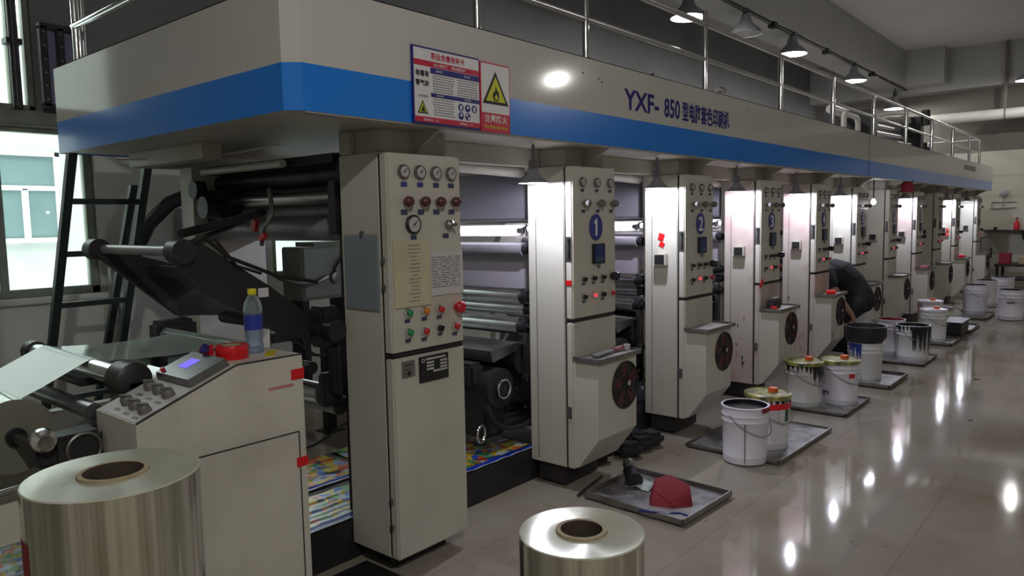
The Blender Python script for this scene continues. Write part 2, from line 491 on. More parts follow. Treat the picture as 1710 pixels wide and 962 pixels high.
# wide duct along the far wall, fittings on the far wall
t = thing('air_duct', 'pale round air duct running high along the far wall', 'duct', (18.3, 1, 3.5))
o = (18.3, 1, 3.5)
MB(o).cyl((18.3, YR, 3.58), (18.3, 3.6, 3.58), .11, n=24).build('duct', M['pipe_white'], t)
for y in (2.25, -1.5): MB(o).box(18.26, 18.34, y - .03, y + .03, 3.66, ZC).ring((18.3, y, 3.58), (0, 1, 0), .115, .012).build('hanger', M['wall_upper'], t)
t = thing('wall_shelf', 'thin dark shelf on the far cream wall', 'shelf', (18.75, 1.5, 1.2))
o = (18.75, 1.5, 1.2)
MB(o).box(18.6, 18.9, .2, 2.62, 1.18, 1.205, b=.004).build('board', M['iron'], t)
for y in (.6, 1.9): MB(o).prism([(18.62, 1.18), (18.9, 1.18), (18.9, .98)], 'xz', y, y + .02).build('bracket', M['iron'], t)
t = thing('red_bottle', 'small red bottle standing on the far wall shelf', 'bottle', (18.75, 2.02, 1.205))
o = (18.75, 2.02, 1.205)
MB(o).lathe([(0, 0), (.05, 0), (.055, .02), (.055, .13), (.02, .19), (.018, .23), (0, .23)], o).build('body', M['red'], t)
MB(o).cyl((18.75, 2.02, 1.435), (18.75, 2.02, 1.465), .022).build('cap', M['valve'], t)
t = thing('dark_cup', 'small dark pot at the left end of the far shelf', 'pot', (18.75, 2.4, 1.205))
MB((18.75, 2.4, 1.205)).lathe([(0, 0), (.03, 0), (.04, .06), (.034, .06), (.025, .01), (0, .01)], (18.75, 2.4, 1.205)).build('body', M['iron'], t)
t = thing('wall_conduit', 'thin grey conduit rectangle with round box on the far cream wall', 'conduit', (18.88, 2.2, 1.6))
o = (18.88, 2.2, 1.6)
MB(o).tube([(18.885, 2.5, 1.66), (18.885, 2.5, 1.80), (18.885, 2.06, 1.80)], .012).tube([(18.885, 2.52, 1.66), (18.885, 2.06, 1.68)], .012).tube([(18.885, 2.3, 1.68), (18.885, 2.3, 1.95)], .012).build('tube', M['beam'], t)
MB(o).lathe([(0, 0), (.08, 0), (.08, .03), (.05, .05), (0, .05)], (18.9, 2.28, 1.98), (-1, 0, 0)).build('round_box', M['beam'], t)

# deck lamps (high bay) on the beam and over the aisle, one of them an added fill
def high_bay(x, y, z, lit, label, ztop=4.30, group='pendant high bay lamps', watt=None):
    t = thing('pendant_lamp', label, 'lamp', (x, y, z), group)
    k = .88 if y > 0 else .55
    q = (x, y, z)
    def pr(l): return [(r * k, h * k) for r, h in l]
    MB(q).lathe(pr([(.055, .30), (.075, .24), (.10, .16), (.22, .055), (.24, .0)]), q).build('lamp_shade', M['lamp_out'], t)
    MB(q).lathe(pr([(.0, .28), (.05, .27), (.068, .235), (.094, .155), (.214, .052), (.234, .0), (.24, .0)]), q).build('reflector', M['lamp_in'], t)
    MB(q).cyl((x, y, z + .29 * k), (x, y, z + .40 * k), .045 * k).build('lamp_holder', M['iron'], t)
    if ztop > z + .33:
        MB(q).cyl((x, y, z + .40 * k), (x, y, ztop), .012, n=8).build('stem', M['iron'], t)
    MB(q).lathe(pr([(0, .005), (.04, .012), (.062, .05), (.055, .10), (.03, .16), (.02, .25), (0, .25)]), q).build('bulb', M['bulb'] if lit else M['bulb_off'], t)
    if lit: lamp_light('lamp_glow', (0, 0, -.012), watt or HIGH_BAY_WATT, HIGH_BAY_COLOR, .045, t)
    return t
high_bay(8.40, 4.28, 3.98, True, 'lit pendant lamp nearest the camera on the ceiling beam above the lettering')
high_bay(9.69, 4.11, 3.98, False, 'unlit dark pendant lamp hanging between two lit lamps', ztop=4.30)
high_bay(11.37, 4.10, 3.98, True, 'lit pendant lamp just right of the unlit lamp under the beam')
high_bay(14.45, 4.10, 3.98, True, 'small lit pendant lamp above the far handrail, fourth along the beam')
high_bay(18.0, 4.25, 3.86, True, 'farthest lit pendant lamp over the white pipes on the deck')
high_bay(16.9, 1.73, 4.0, True, 'lit pendant lamp cut off by the right edge of the picture', ztop=ZC)
for x, y, n in ((10.4, -3.15, 'farther'), (-.6, -1.6, 'added fill')):
    high_bay(x, y, 4.0, True, n + ' lamp over the aisle outside the frame', group='lamps over the aisle', ztop=ZC, watt=AISLE_WATT if x > 0 else AISLE_FILL_WATT)
t = thing('beam_conduit', 'thin dark cable conduit along the underside of the lamp beam', 'conduit', (0, 4.1, 4.27))
MB((0, 4.1, 4.27)).cyl((5, 4.1, 4.275), (18.3, 4.1, 4.275), .022, n=8).build('tube', M['iron'], t)
for x in (6.5, 10.6, 12.9, 15.6): MB((0, 4.1, 4.27)).box(x - .06, x + .06, 4.05, 4.15, 4.22, 4.30, b=.005).build('junction_box', M['iron'], t)

# ---------------------------------------------------------------- overhead deck of the press
UX = [3.45, 4.815, 6.185, 7.575, 8.945, 10.35, 11.86, 13.23, 14.74, 16.91]
FY, FZ0, FZ1, FX0, FX1 = 2.3, 2.004, 2.456, 1.53, 17.35
o = (FX0, FY, 2.0)
t = thing('machine_canopy', 'long white and blue overhead canopy deck running along the whole printing press', 'machine canopy', o)
ch = .09
outer = [(FX0, 4.5), (FX0, FY + .05), (FX0 + .05, FY), (FX1, FY), (FX1, 4.5)]
inner = [(x + (.012 if i < 3 else -.012), y + (-.012 if i in (0, 4) else .012)) for i, (x, y) in enumerate(outer)]
def band(z0, z1, thick=.0):
    b = MB(o)
    for i in range(5):
        (xa, ya), (xb, yb) = outer[i], outer[(i + 1) % 5]
        b.add([(xa, ya, z0), (xb, yb, z0), (xb, yb, z1), (xa, ya, z1)], [[0, 1, 2, 3]])
    return b
bmw = band(2.172, FZ1)
bmw.prism(outer, 'xy', FZ1 - .004, FZ1)
bmw.build('white_panel', M['fascia'], t, 0)
band(FZ0, 2.172).build('blue_band', M['blue'], t, 0)
u = MB(o)
u.prism([(x, y) for x, y in inner], 'xy', FZ0 + .006, FZ0 + .02)
u.build('underside', M['under'], t, 0)
lip = MB(o)
lip.box(FX0 + .06, FX1, FY + .004, FY + .05, FZ0 - .005, FZ0 + .003, b=.002)
lip.build('edge_lip', M['fascia'], t, 0)
# dropped inner frame under the canopy
dr = MB(o)
dr.box(2.1, 17.2, 2.72, 2.80, 1.908, FZ0 + .006, b=.004)
dr.build('support_beam', M['under'], t)
MB(o).box(1.9, 17.2, 4.25, 4.33, 1.93, FZ0 + .006, b=.004).build('support_beam', M['under'], t)
MB(o).box(1.82, 1.92, 3.5, 4.33, 1.93, FZ0 + .006, b=.004).build('support_beam', M['under'], t)
for xg in UX + [2.10]:
    for xx in (xg + .22,):
        MB(o).prism([(2.345, FZ0 + .006), (2.54, FZ0 + .006), (2.54, 1.908)], 'yz', xx - .006, xx + .006).build('gusset', M['under'], t, 0)
    MB(o).box(xg + .03, xg + .42, 2.54, 2.72, 1.908, FZ0 + .006, b=.003).build('mounting_block', M['under'], t)
s = MB(o)
for x in (8.73,): s.box(x - .004, x + .004, FY - .002, FY, FZ0, FZ1)
s.build('panel_joint', M['seam'], t, 0)
s = MB(o)
for x, z in ((3.32, 2.37), (3.5, 2.345), (3.47, 2.36), (5.5, 2.40), (8.73, 2.43)): s.lathe([(.006, 0), (.004, .003), (0, .003)], (x, FY, z), (0, -1, 0), 8)
s.build('screw_hole', M['iron'], t)
# lettering
MB(o).text('YXF-', 3.93, 2.225, .40, .115, FY - .002, .022).build('lettering', M['letter_blue'], t, 0)
MB(o).text('850', 4.30, 2.222, .205, .118, FY - .002, .022).build('lettering', M['letter_blue'], t, 0)
MB(o).text('型电脑套色印刷机', 4.79, 2.214, .71, .13, FY - .002, .026).build('lettering', M['letter_blue'], t, 0)
for k in range(5): MB(o).box(14.35 + k * .22, 14.50 + k * .22, FY - .003, FY - .001, 2.30, 2.38).build('small_lettering', M['grey_text'], t, 0)

# guard rail
o = (1.6, 2.5, 2.456)
t = thing('guard_rail', 'polished steel tube guard rail along the top of the canopy deck', 'railing', o)
for x in (2.72, 3.64, 5.17, 6.66, 8.11, 9.63, 11.21, 12.8, 14.42, 15.99, 17.1):
    MB(o).cyl((x, 2.5, 2.456), (x, 2.5, 3.0 if x != 5.17 else 3.09), .019 if x < 6 else .024).build('post', M['chrome'], t)
MB(o).cyl((1.65, 2.5, 2.995), (17.1, 2.5, 3.0), .019).build('top_rail', M['steel'], t)
MB(o).cyl((1.65, 2.5, 2.745), (17.1, 2.5, 2.745), .016).build('middle_rail', M['steel'], t)
e = MB(o); e.cyl((17.1, 2.5, 3.0), (17.1, 4.3, 3.0), .019); e.cyl((17.1, 2.5, 2.745), (17.1, 4.3, 2.745), .016); e.cyl((17.1, 3.4, 2.456), (17.1, 3.4, 3.0), .02)
e.build('end_rail', M['steel'], t)
MB(o).cyl((1.6, 4.35, 2.456), (1.6, 4.35, 3.1), .018).build('post', M['chrome'], t)
MB(o).cyl((1.66, 4.42, 2.456), (1.66, 4.42, 3.1), .014).build('post', M['dull_steel'], t)
MB(o).cyl((1.6, 4.37, 2.665), (1.6, 2.5, 2.69), .02).build('gate_rail', M['chrome'], t)
st = (5.45, 2.56, 2.456)
for x, h, lab in ((3.85, .12, 'short dark stub pipe on the deck edge right of the bright reflection'), (4.62, .13, 'short dark stub pipe standing above the letters on the deck edge')):
    q = thing('stub_pipe', lab, 'pipe', (x, 2.62, 2.456))
    MB((x, 2.62, 2.456)).cyl((x, 2.62, 2.456), (x, 2.62, 2.456 + h), .012).build('pipe', M['iron'], q)
q = thing('elbow_pipe', 'small white elbow pipe end above the lettering on the deck edge', 'pipe', st)
MB(st).tube([(5.45, 2.56, 2.456), (5.45, 2.56, 2.55), (5.47, 2.55, 2.575), (5.54, 2.54, 2.575)], .014).build('pipe', M['pipe_white'], q)
MB(st).cyl((5.53, 2.54, 2.575), (5.58, 2.54, 2.575), .024).build('pipe_mouth', M['chrome'], q)

# drying and pipe gear on the deck
o = (9.6, 3.0, 2.456)
t = thing('deck_dryer', 'steel roller and pipe assembly standing on the far end of the deck', 'dryer', o)
p = MB(o)
p.tube([(9.85, 2.9, 2.456), (9.85, 2.9, 2.79), (9.88, 2.9, 2.83), (9.93, 2.9, 2.85), (10.35, 2.9, 2.85), (10.42, 2.9, 2.82), (10.45, 2.9, 2.77), (10.45, 2.9, 2.456)], .034, 12)
p.build('white_elbow_pipe', M['pipe_white'], t)
p = MB(o)
p.tube([(10.6, 3.3, 3.02), (12.4, 3.3, 3.02), (13.0, 3.2, 3.12), (13.9, 3.1, 3.2), (14.0, 3.1, 3.12)], .06, 10)
p.build('exhaust_pipe', M['pipe_white'], t)
for z in (2.66, 2.78, 2.90, 3.02):
    MB(o).cyl((11.4, 3.0 + (z - 2.6) * .5, z), (14.0, 3.0 + (z - 2.6) * .5, z + .06), .045).build('roller', M['steel'], t)
p = MB(o)
p.box(14.0, 14.25, 2.9, 3.6, 2.456, 3.2, b=.02).build('stand', M['iron'], t)
MB(o).box(11.2, 11.4, 2.9, 3.6, 2.456, 3.05, b=.02).build('stand', M['iron'], t)
p = MB(o)
p.cyl((14.6, 3.0, 2.456), (14.6, 3.0, 2.72), .14).cyl((14.6, 3.0, 2.72), (14.6, 3.0, 2.8), .09).cyl((14.1, 2.85, 3.05), (14.1, 2.85, 3.3), .07)
p.build('motor', M['iron'], t)

# ---------------------------------------------------------------- warning signs on the canopy
def outline_tri(mb, cx, zb, w, h, y, mi_out, mi_in, k=.74):
    mb.m(mi_out).prism([(cx - w / 2, zb), (cx + w / 2, zb), (cx, zb + h)], 'xz', y, y + .001)
    dz = h * (1 - k) * .36
    mb.m(mi_in).prism([(cx - w / 2 * k, zb + dz), (cx + w / 2 * k, zb + dz), (cx, zb + dz + h * k)], 'xz', y - .001, y)
sx0, sx1, sz0, sz1 = 2.095, 2.497, 2.004, 2.318
o = (sx0, FY, sz0)
t = thing('hazard_notice_board', 'white notice board with navy border, red title and blue headings on the canopy', 'sign', o)
Y0 = FY - .012
MB(o).box(sx0, sx1, Y0, FY - .001, sz0, sz1, b=.002).build('board', M['sign_blue'], t)
MB(o).box(sx0 + .008, sx1 - .006, Y0 - .001, Y0, sz0 + .008, sz1 - .008).build('white_field', M['sign_white'], t, 0)
for za, zb in ((2.240, 2.263), (2.012, 2.034)): MB(o).box(sx0 + .008, sx1 - .006, Y0 - .002, Y0 - .001, za, zb).build('red_strip', M['sign_red'], t, 0)
for za, zb in ((2.214, 2.238), (2.118, 2.135)): MB(o).box(sx0 + .10, sx1 - .006, Y0 - .002, Y0 - .001, za, zb).build('blue_strip', M['sign_blue'], t, 0)
MB(o).text('职业危害告知卡', 2.30, 2.272, .20, .028, Y0 - .0025, .02).build('red_title', M['sign_red'], t, 0)
for s_, cx_, z_, w_, h_, bo in (('对人体有害', 2.255, 2.244, .085, .014, .015), ('请注意防护', 2.36, 2.244, .085, .014, .015), ('健康危害', 2.245, 2.221, .04, .010, 0), ('理化特性', 2.415, 2.221, .04, .010, 0), ('应急处理', 2.245, 2.122, .04, .009, 0), ('防护措施', 2.415, 2.122, .04, .009, 0), ('急救电话：120', 2.19, 2.017, .085, .011, .01), ('火警电话：119', 2.40, 2.017, .085, .011, .01)):
    MB(o).text(s_, cx_, z_, w_, h_, Y0 - .003, bo).build('white_lettering', M['sign_white'], t, 0)
g = MB(o)
g.text('有毒有', 2.147, 2.196, .075, .026, Y0 - .0025, .03).text('害气体', 2.147, 2.158, .075, .026, Y0 - .0025, .03)
g.text('注意通风', 2.15, 2.112, .06, .010, Y0 - .0025)
g.build('black_lettering', M['ink_text'], t, 0)
for (xa, xb, za, zb) in ((2.205, 2.335, 2.145, 2.208), (2.35, 2.482, 2.145, 2.208), (2.205, 2.335, 2.040, 2.112)):
    g = MB(o); z = zb
    while z > za:
        x = xa + rnd.random() * .006
        while x < xb - .01:
            l = rnd.uniform(.006, .02); g.box(x, min(x + l, xb), Y0 - .002, Y0 - .001, z - .0045, z); x += l + .004
        z -= .0105
    g.build('fine_print', M['grey_text'], t, 0)
g = MB(o); outline_tri(g, 2.147, 2.046, .062, .054, Y0 - .002, 0, 1)
g.m(0).prism([(2.135, 2.054), (2.159, 2.054), (2.151, 2.072), (2.147, 2.080), (2.142, 2.07)], 'xz', Y0 - .005, Y0 - .003)
g.build('warning_triangle', [M['ink_text'], M['sign_yellow']], t, 0)
for i, (x, z) in enumerate(((2.372, 2.092), (2.414, 2.092), (2.456, 2.092), (2.372, 2.056), (2.414, 2.056))):
    g = MB(o).m(0).lathe([(0, .001), (.0165, .001), (.0165, 0)], (x, Y0 - .001, z), (0, -1, 0), 24)
    g.m(1)
    if i == 4:
        g.prism([(x - .012, z), (x, z + .003), (x, z + .013), (x - .010, z + .010)], 'xz', Y0 - .003, Y0 - .002)
        g.prism([(x + .012, z), (x, z - .003), (x, z - .013), (x + .010, z - .010)], 'xz', Y0 - .003, Y0 - .002)
    else:
        g.lathe([(0, .001), (.007, .001), (.007, 0)], (x, Y0 - .002, z + .003), (0, -1, 0), 16)
        g.m(0 if i % 2 else 1).box(x - .006, x + .006, Y0 - .0035, Y0 - .002, z - .011, z - .002)
    g.build('pictogram', [M['sign_blue'], M['sign_white']], t, 0)
sx0, sx1, sz0, sz1 = 2.50, 2.705, 2.002, 2.312
o = (sx0, FY, sz0)
t = thing('fire_warning_sign', 'red bordered sign with yellow flame triangle right of the hazard notice board', 'sign', o)
MB(o).box(sx0, sx1, Y0, FY - .001, sz0, sz1, b=.002).build('board', M['sign_red'], t)
MB(o).box(sx0 + .007, sx1 - .007, Y0 - .001, Y0, 2.088, sz1 - .007).build('white_field', M['sign_white'], t, 0)
g = MB(o); outline_tri(g, 2.602, 2.128, .178, .148, Y0 - .002, 0, 1, .76)
fl = [(0, .066), (.006, .052), (.016, .040), (.021, .026), (.018, .010), (.008, .001), (-.008, .001), (-.018, .010), (-.021, .028), (-.013, .042), (-.010, .034), (-.003, .05)]
g.m(0).prism([(2.602 + a, 2.143 + b) for a, b in fl], 'xz', Y0 - .005, Y0 - .003)
g.m(1).prism([(2.602 + a * .5, 2.148 + b * .45) for a, b in fl], 'xz', Y0 - .006, Y0 - .005)
g.build('warning_triangle', [M['ink_text'], M['sign_yellow']], t, 0)
MB(o).text('注意防火', 2.602, 2.045, .16, .036, Y0 - .0015, .02).build('white_lettering', M['sign_white'], t, 0)
MB(o).text('Fire Restraint Area', 2.602, 2.018, .16, .017, Y0 - .0015, .01).build('yellow_lettering', M['sign_yellow'], t, 0)

# ---------------------------------------------------------------- printing unit cabinets
CY = 2.47
def gauge(parent, x, z, r, big=False):
    g = MB().lathe([(0, 0), (r, 0), (r, .012), (r * .86, .018), (r * .8, .012), (0, .012)], (x, 0, z), (0, -1, 0), 24).build('gauge', M['dull_steel'] if not big else M['iron'], parent)
    d = MB().m(0).lathe([(0, .0135), (r * .8, .0135), (r * .8, .012)], (x, 0, z), (0, -1, 0), 24)
    d.m(1).obox((x + r * .15, -.0145, z + r * .1), (r * .9, .001, r * .09), ry=-.8)
    d.m(1).lathe([(0, .016), (r * .1, .016), (r * .1, .013)], (x, 0, z), (0, -1, 0), 10)
    d.build('dial', [M['dial'], M['ink_text']], g, 30)
def label(parent, x, z, w=.03, h=.016, m='tag'):
    MB().box(x - w / 2, x + w / 2, -.002, 0, z - h / 2, z + h / 2).build('name_tag', M[m], parent, 0)
def button(parent, x, z, m, r=.014, stick=.022):
    b = MB().m(0).lathe([(0, 0), (r * 1.15, 0), (r * 1.15, .006), (r * .9, .009), (0, .009)], (x, 0, z), (0, -1, 0), 18)
    b.m(1).lathe([(r * .85, .008), (r * .85, stick), (r * .6, stick + .004), (0, stick + .004)], (x, 0, z), (0, -1, 0), 18)
    b.build('push_button', [M['chrome'], M[m]], parent, 40)
def switch(parent, x, z):
    b = MB().m(0).lathe([(0, 0), (.016, 0), (.016, .008), (0, .008)], (x, 0, z), (0, -1, 0), 18)
    b.m(1).lathe([(.011, .008), (.010, .02), (0, .02)], (x, 0, z), (0, -1, 0), 16)
    b.m(1).obox((x, -.022, z), (.007, .014, .026), ry=.6, b=.002)
    b.m(2).box(x - .013, x + .013, -.002, 0, z - .034, z - .022)
    b.build('selector_switch', [M['dull_steel'], M['iron'], M['tag']], parent, 40)
def valve(parent, x, z, m='valve'):
    b = MB().m(0).cyl((x, 0, z), (x, -.016, z), .012, n=14)
    b.m(1).lathe([(0, .016), (.021, .016), (.023, .026), (.020, .03), (.021, .040), (.015, .046), (0, .046)], (x, 0, z), (0, -1, 0), 18)
    b.build('valve_knob', [M['dull_steel'], M[m]], parent, 40)

def cabinet_body(parent, zb, w, depth, cm='cab'):
    MB().box(0, w, .062, depth, zb, 1.905, b=.006).build('side_panel', M[cm], parent)
    MB().box(.0, w, .004, .056, 1.022, 1.90, b=.008).build('control_door', M[cm], parent)
    MB().box(.0, w, .004, .056, zb, 1.006, b=.008).build('lower_door', M[cm], parent)
    MB().box(.008, w - .008, .012, .06, 1.002, 1.026).build('door_gap', M['seam'], parent, 0)
    MB().box(.006, w - .006, .052, .066, zb + .01, 1.895).build('edge_gap', M['seam'], parent, 0)

def numeral(unit, txt):
    for ch in unit.children:
        if ch.name.startswith('number_plate'):
            n = (MB().prism([(.226, 1.50), (.246, 1.50), (.246, 1.60), (.232, 1.60), (.214, 1.584), (.214, 1.568), (.226, 1.574)], 'xz', -.0036, -.0030) if txt == '1' else MB().text(txt, .235, 1.497, (.048 if txt == '1' else .075 if len(txt) == 1 else .095), .105, -.0035, .02))
            n.build('numeral', M['sign_white'], ch, 0)

def make_unit():
    t = thing('printing_unit', 'x', 'printing unit', (0, 0, 0), 'printing unit cabinets')
    W, ZB = .455, .14
    cabinet_body(t, ZB, W, .33)
    for x in (.097, .244, .386):
        gauge(t, x, 1.812, .027); label(t, x + .003, 1.765)
    for x in (.113, .262, .405):
        valve(t, x, 1.69, 'knob'); label(t, x - .006, 1.645, .034, .018)
    ov = MB().lathe([(0, .002), (1, .002), (1, 0)], (0, 0, 0), (0, -1, 0), 40).build('number_plate', M['oval'], t, 0)
    for v in ov.data.vertices:
        v.co.x = .235 + v.co.x * .068; v.co.z = 1.55 + v.co.z * .078
    d = MB().m(0).box(.195, .315, -.014, .004, 1.335, 1.452, b=.003).build('display', M['iron'], t)
    MB().box(.203, .307, -.016, -.014, 1.343, 1.444).build('screen', M['screen_dim'], d, 0)
    MB().box(.22, .29, -.017, -.016, 1.353, 1.358).box(.22, .235, -.017, -.016, 1.362, 1.374).box(.245, .26, -.017, -.016, 1.362, 1.374).box(.27, .285, -.017, -.016, 1.362, 1.374).build('screen_digits', M['facade_glass'], d, 0)
    MB().cyl((.255, 0, 1.318), (.255, -.012, 1.318), .01, n=10).build('adjusting_screw', M['knob'], t)
    for x in (.102, .204, .3): switch(t, x, 1.25)
    b = MB().m(0).lathe([(0, 0), (.02, 0), (.026, .02), (.027, .04), (.02, .05), (0, .05)], (.402, 0, 1.25), (0, -1, 0), 18)
    b.build('mushroom_button', M['iron'], t)
    switch(t, .104, 1.147)
    button(t, .203, 1.150, 'led_red'); switch(t, .3, 1.147); button(t, .398, 1.147, 'red', .016)
    # recessed door handle on the left edge
    h = MB().m(0).box(-.004, .002, .012, .050, 1.36, 1.50).m(1).box(-.012, -.004, .018, .028, 1.37, 1.485, b=.002).box(-.02, -.004, .016, .032, 1.475, 1.492, b=.002)
    h.build('door_handle', [M['dull_steel'], M['iron']], t, 30)
    MB().box(-.006, .0, .02, .056, .44, .51, b=.002).build('hinge', M['dull_steel'], t)
    # fan housing: box that tapers away to the foot
    f = MB().prism([(.03, .78), (-.16, .78), (-.16, .34), (-.02, .155), (.03, .155)], 'yz', .006, .42)
    fan = f.build('fan_housing', M['cab'], t, 20)
    x, z, y = .29, .615, -.161
    g = MB().m(0).lathe([(0, .001), (.138, .001), (.138, 0)], (x, y, z), (0, -1, 0), 36)
    g.m(1)
    for k in range(5):
        a = k * 2 * PI / 5 + .5
        ca, sa = math.cos(a), math.sin(a)
        pts = [(.028, -.018), (.125, -.05), (.130, .02), (.06, .03)]
        g.prism([(x + p * ca - q * sa, z + p * sa + q * ca) for p, q in pts], 'xz', y - .004, y - .002)
    g.build('fan_opening', [M['black'], M['valve']], fan, 30)
    g = MB()
    g.ring((x, y - .004, z), (0, -1, 0), .138, .006, 40)
    for rr in (.05, .08, .11): g.ring((x, y - .008, z), (0, -1, 0), rr, .0015, 30, 6)
    for k in range(3):
        a = k * PI / 3 + .4
        g.tube([(x - .135 * math.cos(a), y - .008, z - .135 * math.sin(a)), (x + .135 * math.cos(a), y - .008, z + .135 * math.sin(a))], .0025, 6)
    g.build('fan_guard', M['iron'], fan)
    MB().lathe([(0, .018), (.016, .014), (.018, .004), (.018, 0)], (x + .02, y - .004, z + .01), (0, -1, 0), 16).build('fan_hub', M['chrome'], fan)
    tr = MB().box(-.012, .438, -.185, .0, .785, .80, b=.003)
    tr.box(-.012, .438, -.187, -.181, .785, .812).box(-.014, -.008, -.185, 0, .785, .812).box(.434, .44, -.185, 0, .785, .812)
    tr.build('tray', M['galv'], t)
    # cable bushing box on the left side
    s = MB().m(0).box(-.05, .0, .135, .225, 1.255, 1.34, b=.004).m(1).box(-.053, -.05, .142, .218, 1.263, 1.332)
    s.build('cable_box', [M['cab'], M['black']], t)
    m_ = MB().m(0).box(-.002, .062, .06, .331, 1.2, 1.2005)
    m_.bm.free()
    s = MB(); s.box(-.0015, .0, .266, .27, .16, 1.62); s.build('panel_seam', M['galv'], t, 0)
    for zz in (.2, .22): pass
    MB().box(.04, .38, .10, .30, .02, .14).build('foot', M['black'], t, 0)
    return t

u1 = make_unit()
units = []
ULAB = ['white printing unit cabinet with blue oval number 1, lit from its left',
        'white printing unit cabinet with blue oval number 2',
        'ink smeared printing unit cabinet right of unit 2, red tape on its seam',
        'printing unit cabinet with red cloth on its tray, left of the bending man',
        'printing unit cabinet just behind the bending man',
        'shaded grey printing unit cabinet beside a small bare bright bulb',
        'printing unit cabinet with pink ink dots on its brightly lit side',
        'shaded printing unit cabinet, third from the far end of the row',
        'printing unit cabinet with two red lamps, second from the far end',
        'last printing unit cabinet at the far end of the row']
proto_number = None
for i, x in enumerate(UX):
    u = u1 if i == 0 else copy_tree(u1, skip=('numeral',) + (('cable_box',) if i in () else ()))
    u['label'] = ULAB[i]
    u.location = (x, CY, 0)
    units.append(u)
for i, u in enumerate(units): numeral(u, str(i + 1))
# unit 1 has no cable box
for ch in list(units[0].children):
    if ch.name.startswith('cable_box'): bpy.data.objects.remove(ch)
for k in (2, 3, 4, 6, 8):
    for ch in units[k].children:
        if ch.name.startswith(('side_panel', 'lower_door')) and k in (2, 3, 6):
            ch.data = ch.data.copy(); ch.data.materials[0] = M['cab_dirty']

q = random.Random(21)
for k in (2, 3):
    for n_ in range(9):
        x_, z_ = q.uniform(.01, .40), q.uniform(.2, .36) if n_ % 2 else q.uniform(.36, .9)
        l_ = q.uniform(.02, .07)
        if z_ < .80:      # on the left flank of the unit
            MB().add([(-.0012, .10 + x_ * .5, z_), (-.0012, .112 + x_ * .5, z_), (-.0012, .108 + x_ * .5, z_ - l_), (-.0012, .103 + x_ * .5, z_ - l_ * .9)], [[0, 1, 2, 3]]).build('ink_drip', M['iron'] if n_ % 3 else M['stain_pink'], units[k], 0)
        a_ = q.uniform(.01, .40)
        MB().add([(a_, -.1612, z_ * .5 + .25), (a_ + .008, -.1612, z_ * .5 + .25), (a_ + .006, -.1612, z_ * .5 + .25 - l_), (a_ + .002, -.1612, z_ * .5 + .25 - l_)], [[0, 1, 2, 3]]).build('ink_drip', M['iron'] if n_ % 2 else M['stain_pink'], units[k], 0)
# infeed control cabinet (no number) in front
t = thing('control_cabinet', 'tall grey white control cabinet with gauges, buttons and paper notices, nearest in the row', 'cabinet', (2.10, CY, 0))
ZB = .085
cabinet_body(t, ZB, .45, .335)
for i, x in enumerate((.088, .184, .282, .378)):
    gauge(t, x, 1.82, .031); label(t, x + .004, 1.766, .034, .02, 'oval' if i < 2 else 'tag')
for x in (.095, .194, .29, .387):
    valve(t, x, 1.69); label(t, x - .006, 1.645, .036, .022)
gauge(t, .136, 1.59, .042, True); label(t, .14, 1.532, .032, .02)
MB().lathe([(0, 0), (.022, 0), (.022, .02), (.008, .03), (.008, .055), (0, .055)], (.358, 0, 1.585), (0, -1, 0), 18).build('regulator', M['dull_steel'], t)
label(t, .34, 1.535, .034, .02)
p = MB().box(.018, .234, -.004, .002, 1.225, 1.522).build('yellowed_notice', M['paper_yellow'], t, 0)
g = MB()
for k in range(16):
    w_ = rnd.uniform(.03, .075); c = .135 + rnd.uniform(-.008, .008)
    g.box(c - w_ / 2, c + w_ / 2, -.005, -.004, 1.495 - k * .0165, 1.499 - k * .0165)
g.build('print_line', M['grey_text'], p, 0)
p = MB().box(.238, .445, -.003, .002, 1.262, 1.465).build('white_notice', M['paper_white'], t, 0)
g = MB()
for k in range(14):
    x = .243
    while x < .42:
        l = rnd.uniform(.02, .06); g.box(x, min(x + l, .425), -.004, -.003, 1.435 - k * .0105, 1.439 - k * .0105); x += l + rnd.uniform(.004, .02)
g.build('print_line', M['grey_text'], p, 0)
for x, z, mm, kind in ((.092, 1.2, 'green', 0), (.193, 1.199, 'orange', 0), (.287, 1.197, 'red', 0), (.092, 1.112, 'green', 0), (.189, 1.106, 'red', 0), (.386, 1.106, 'red', 0)):
    button(t, x, z, mm, .017); label(t, x - .004, z - .036, .03, .016)
switch(t, .285, 1.108)
MB().lathe([(0, 0), (.016, 0), (.018, .02), (.027, .024), (.028, .04), (.02, .048), (0, .048)], (.395, 0, 1.197), (0, -1, 0), 20).build('emergency_stop_button', M['red'], t)
p = MB().box(.05, .122, -.003, .004, .912, .985).build('sticker', M['galv'], t, 0)
MB().box(.06, .112, -.004, -.003, .965, .97).box(.06, .10, -.004, -.003, .945, .948).obox((.086, -.0035, .928), (.02, .001, .02), ry=.78).build('print_line', M['ink_text'], p, 0)
p = MB().box(.15, .33, -.006, .004, .872, .99, b=.001).build('rating_plate', M['iron'], t)
g = MB()
for (xa, xb, z) in ((.19, .235, .955), (.19, .235, .94), (.19, .235, .925), (.275, .32, .955), (.275, .32, .94), (.275, .32, .925), (.23, .32, .912), (.185, .31, .972)): g.box(xa, xb, -.0075, -.006, z, z + .009)
g.ring((.17, -.006, .972), (0, -1, 0), .008, .002, 16, 6)
g.build('plate_print', M['dial'], p, 0)
for z in (1.30, 1.42, .22, .34): MB().box(-.012, 0, .03, .05, z, z + .03, b=.003).build('hinge', M['dull_steel'], t)
MB().box(.05, .4, .12, .33, .0, ZB).build('foot', M['black'], t, 0)
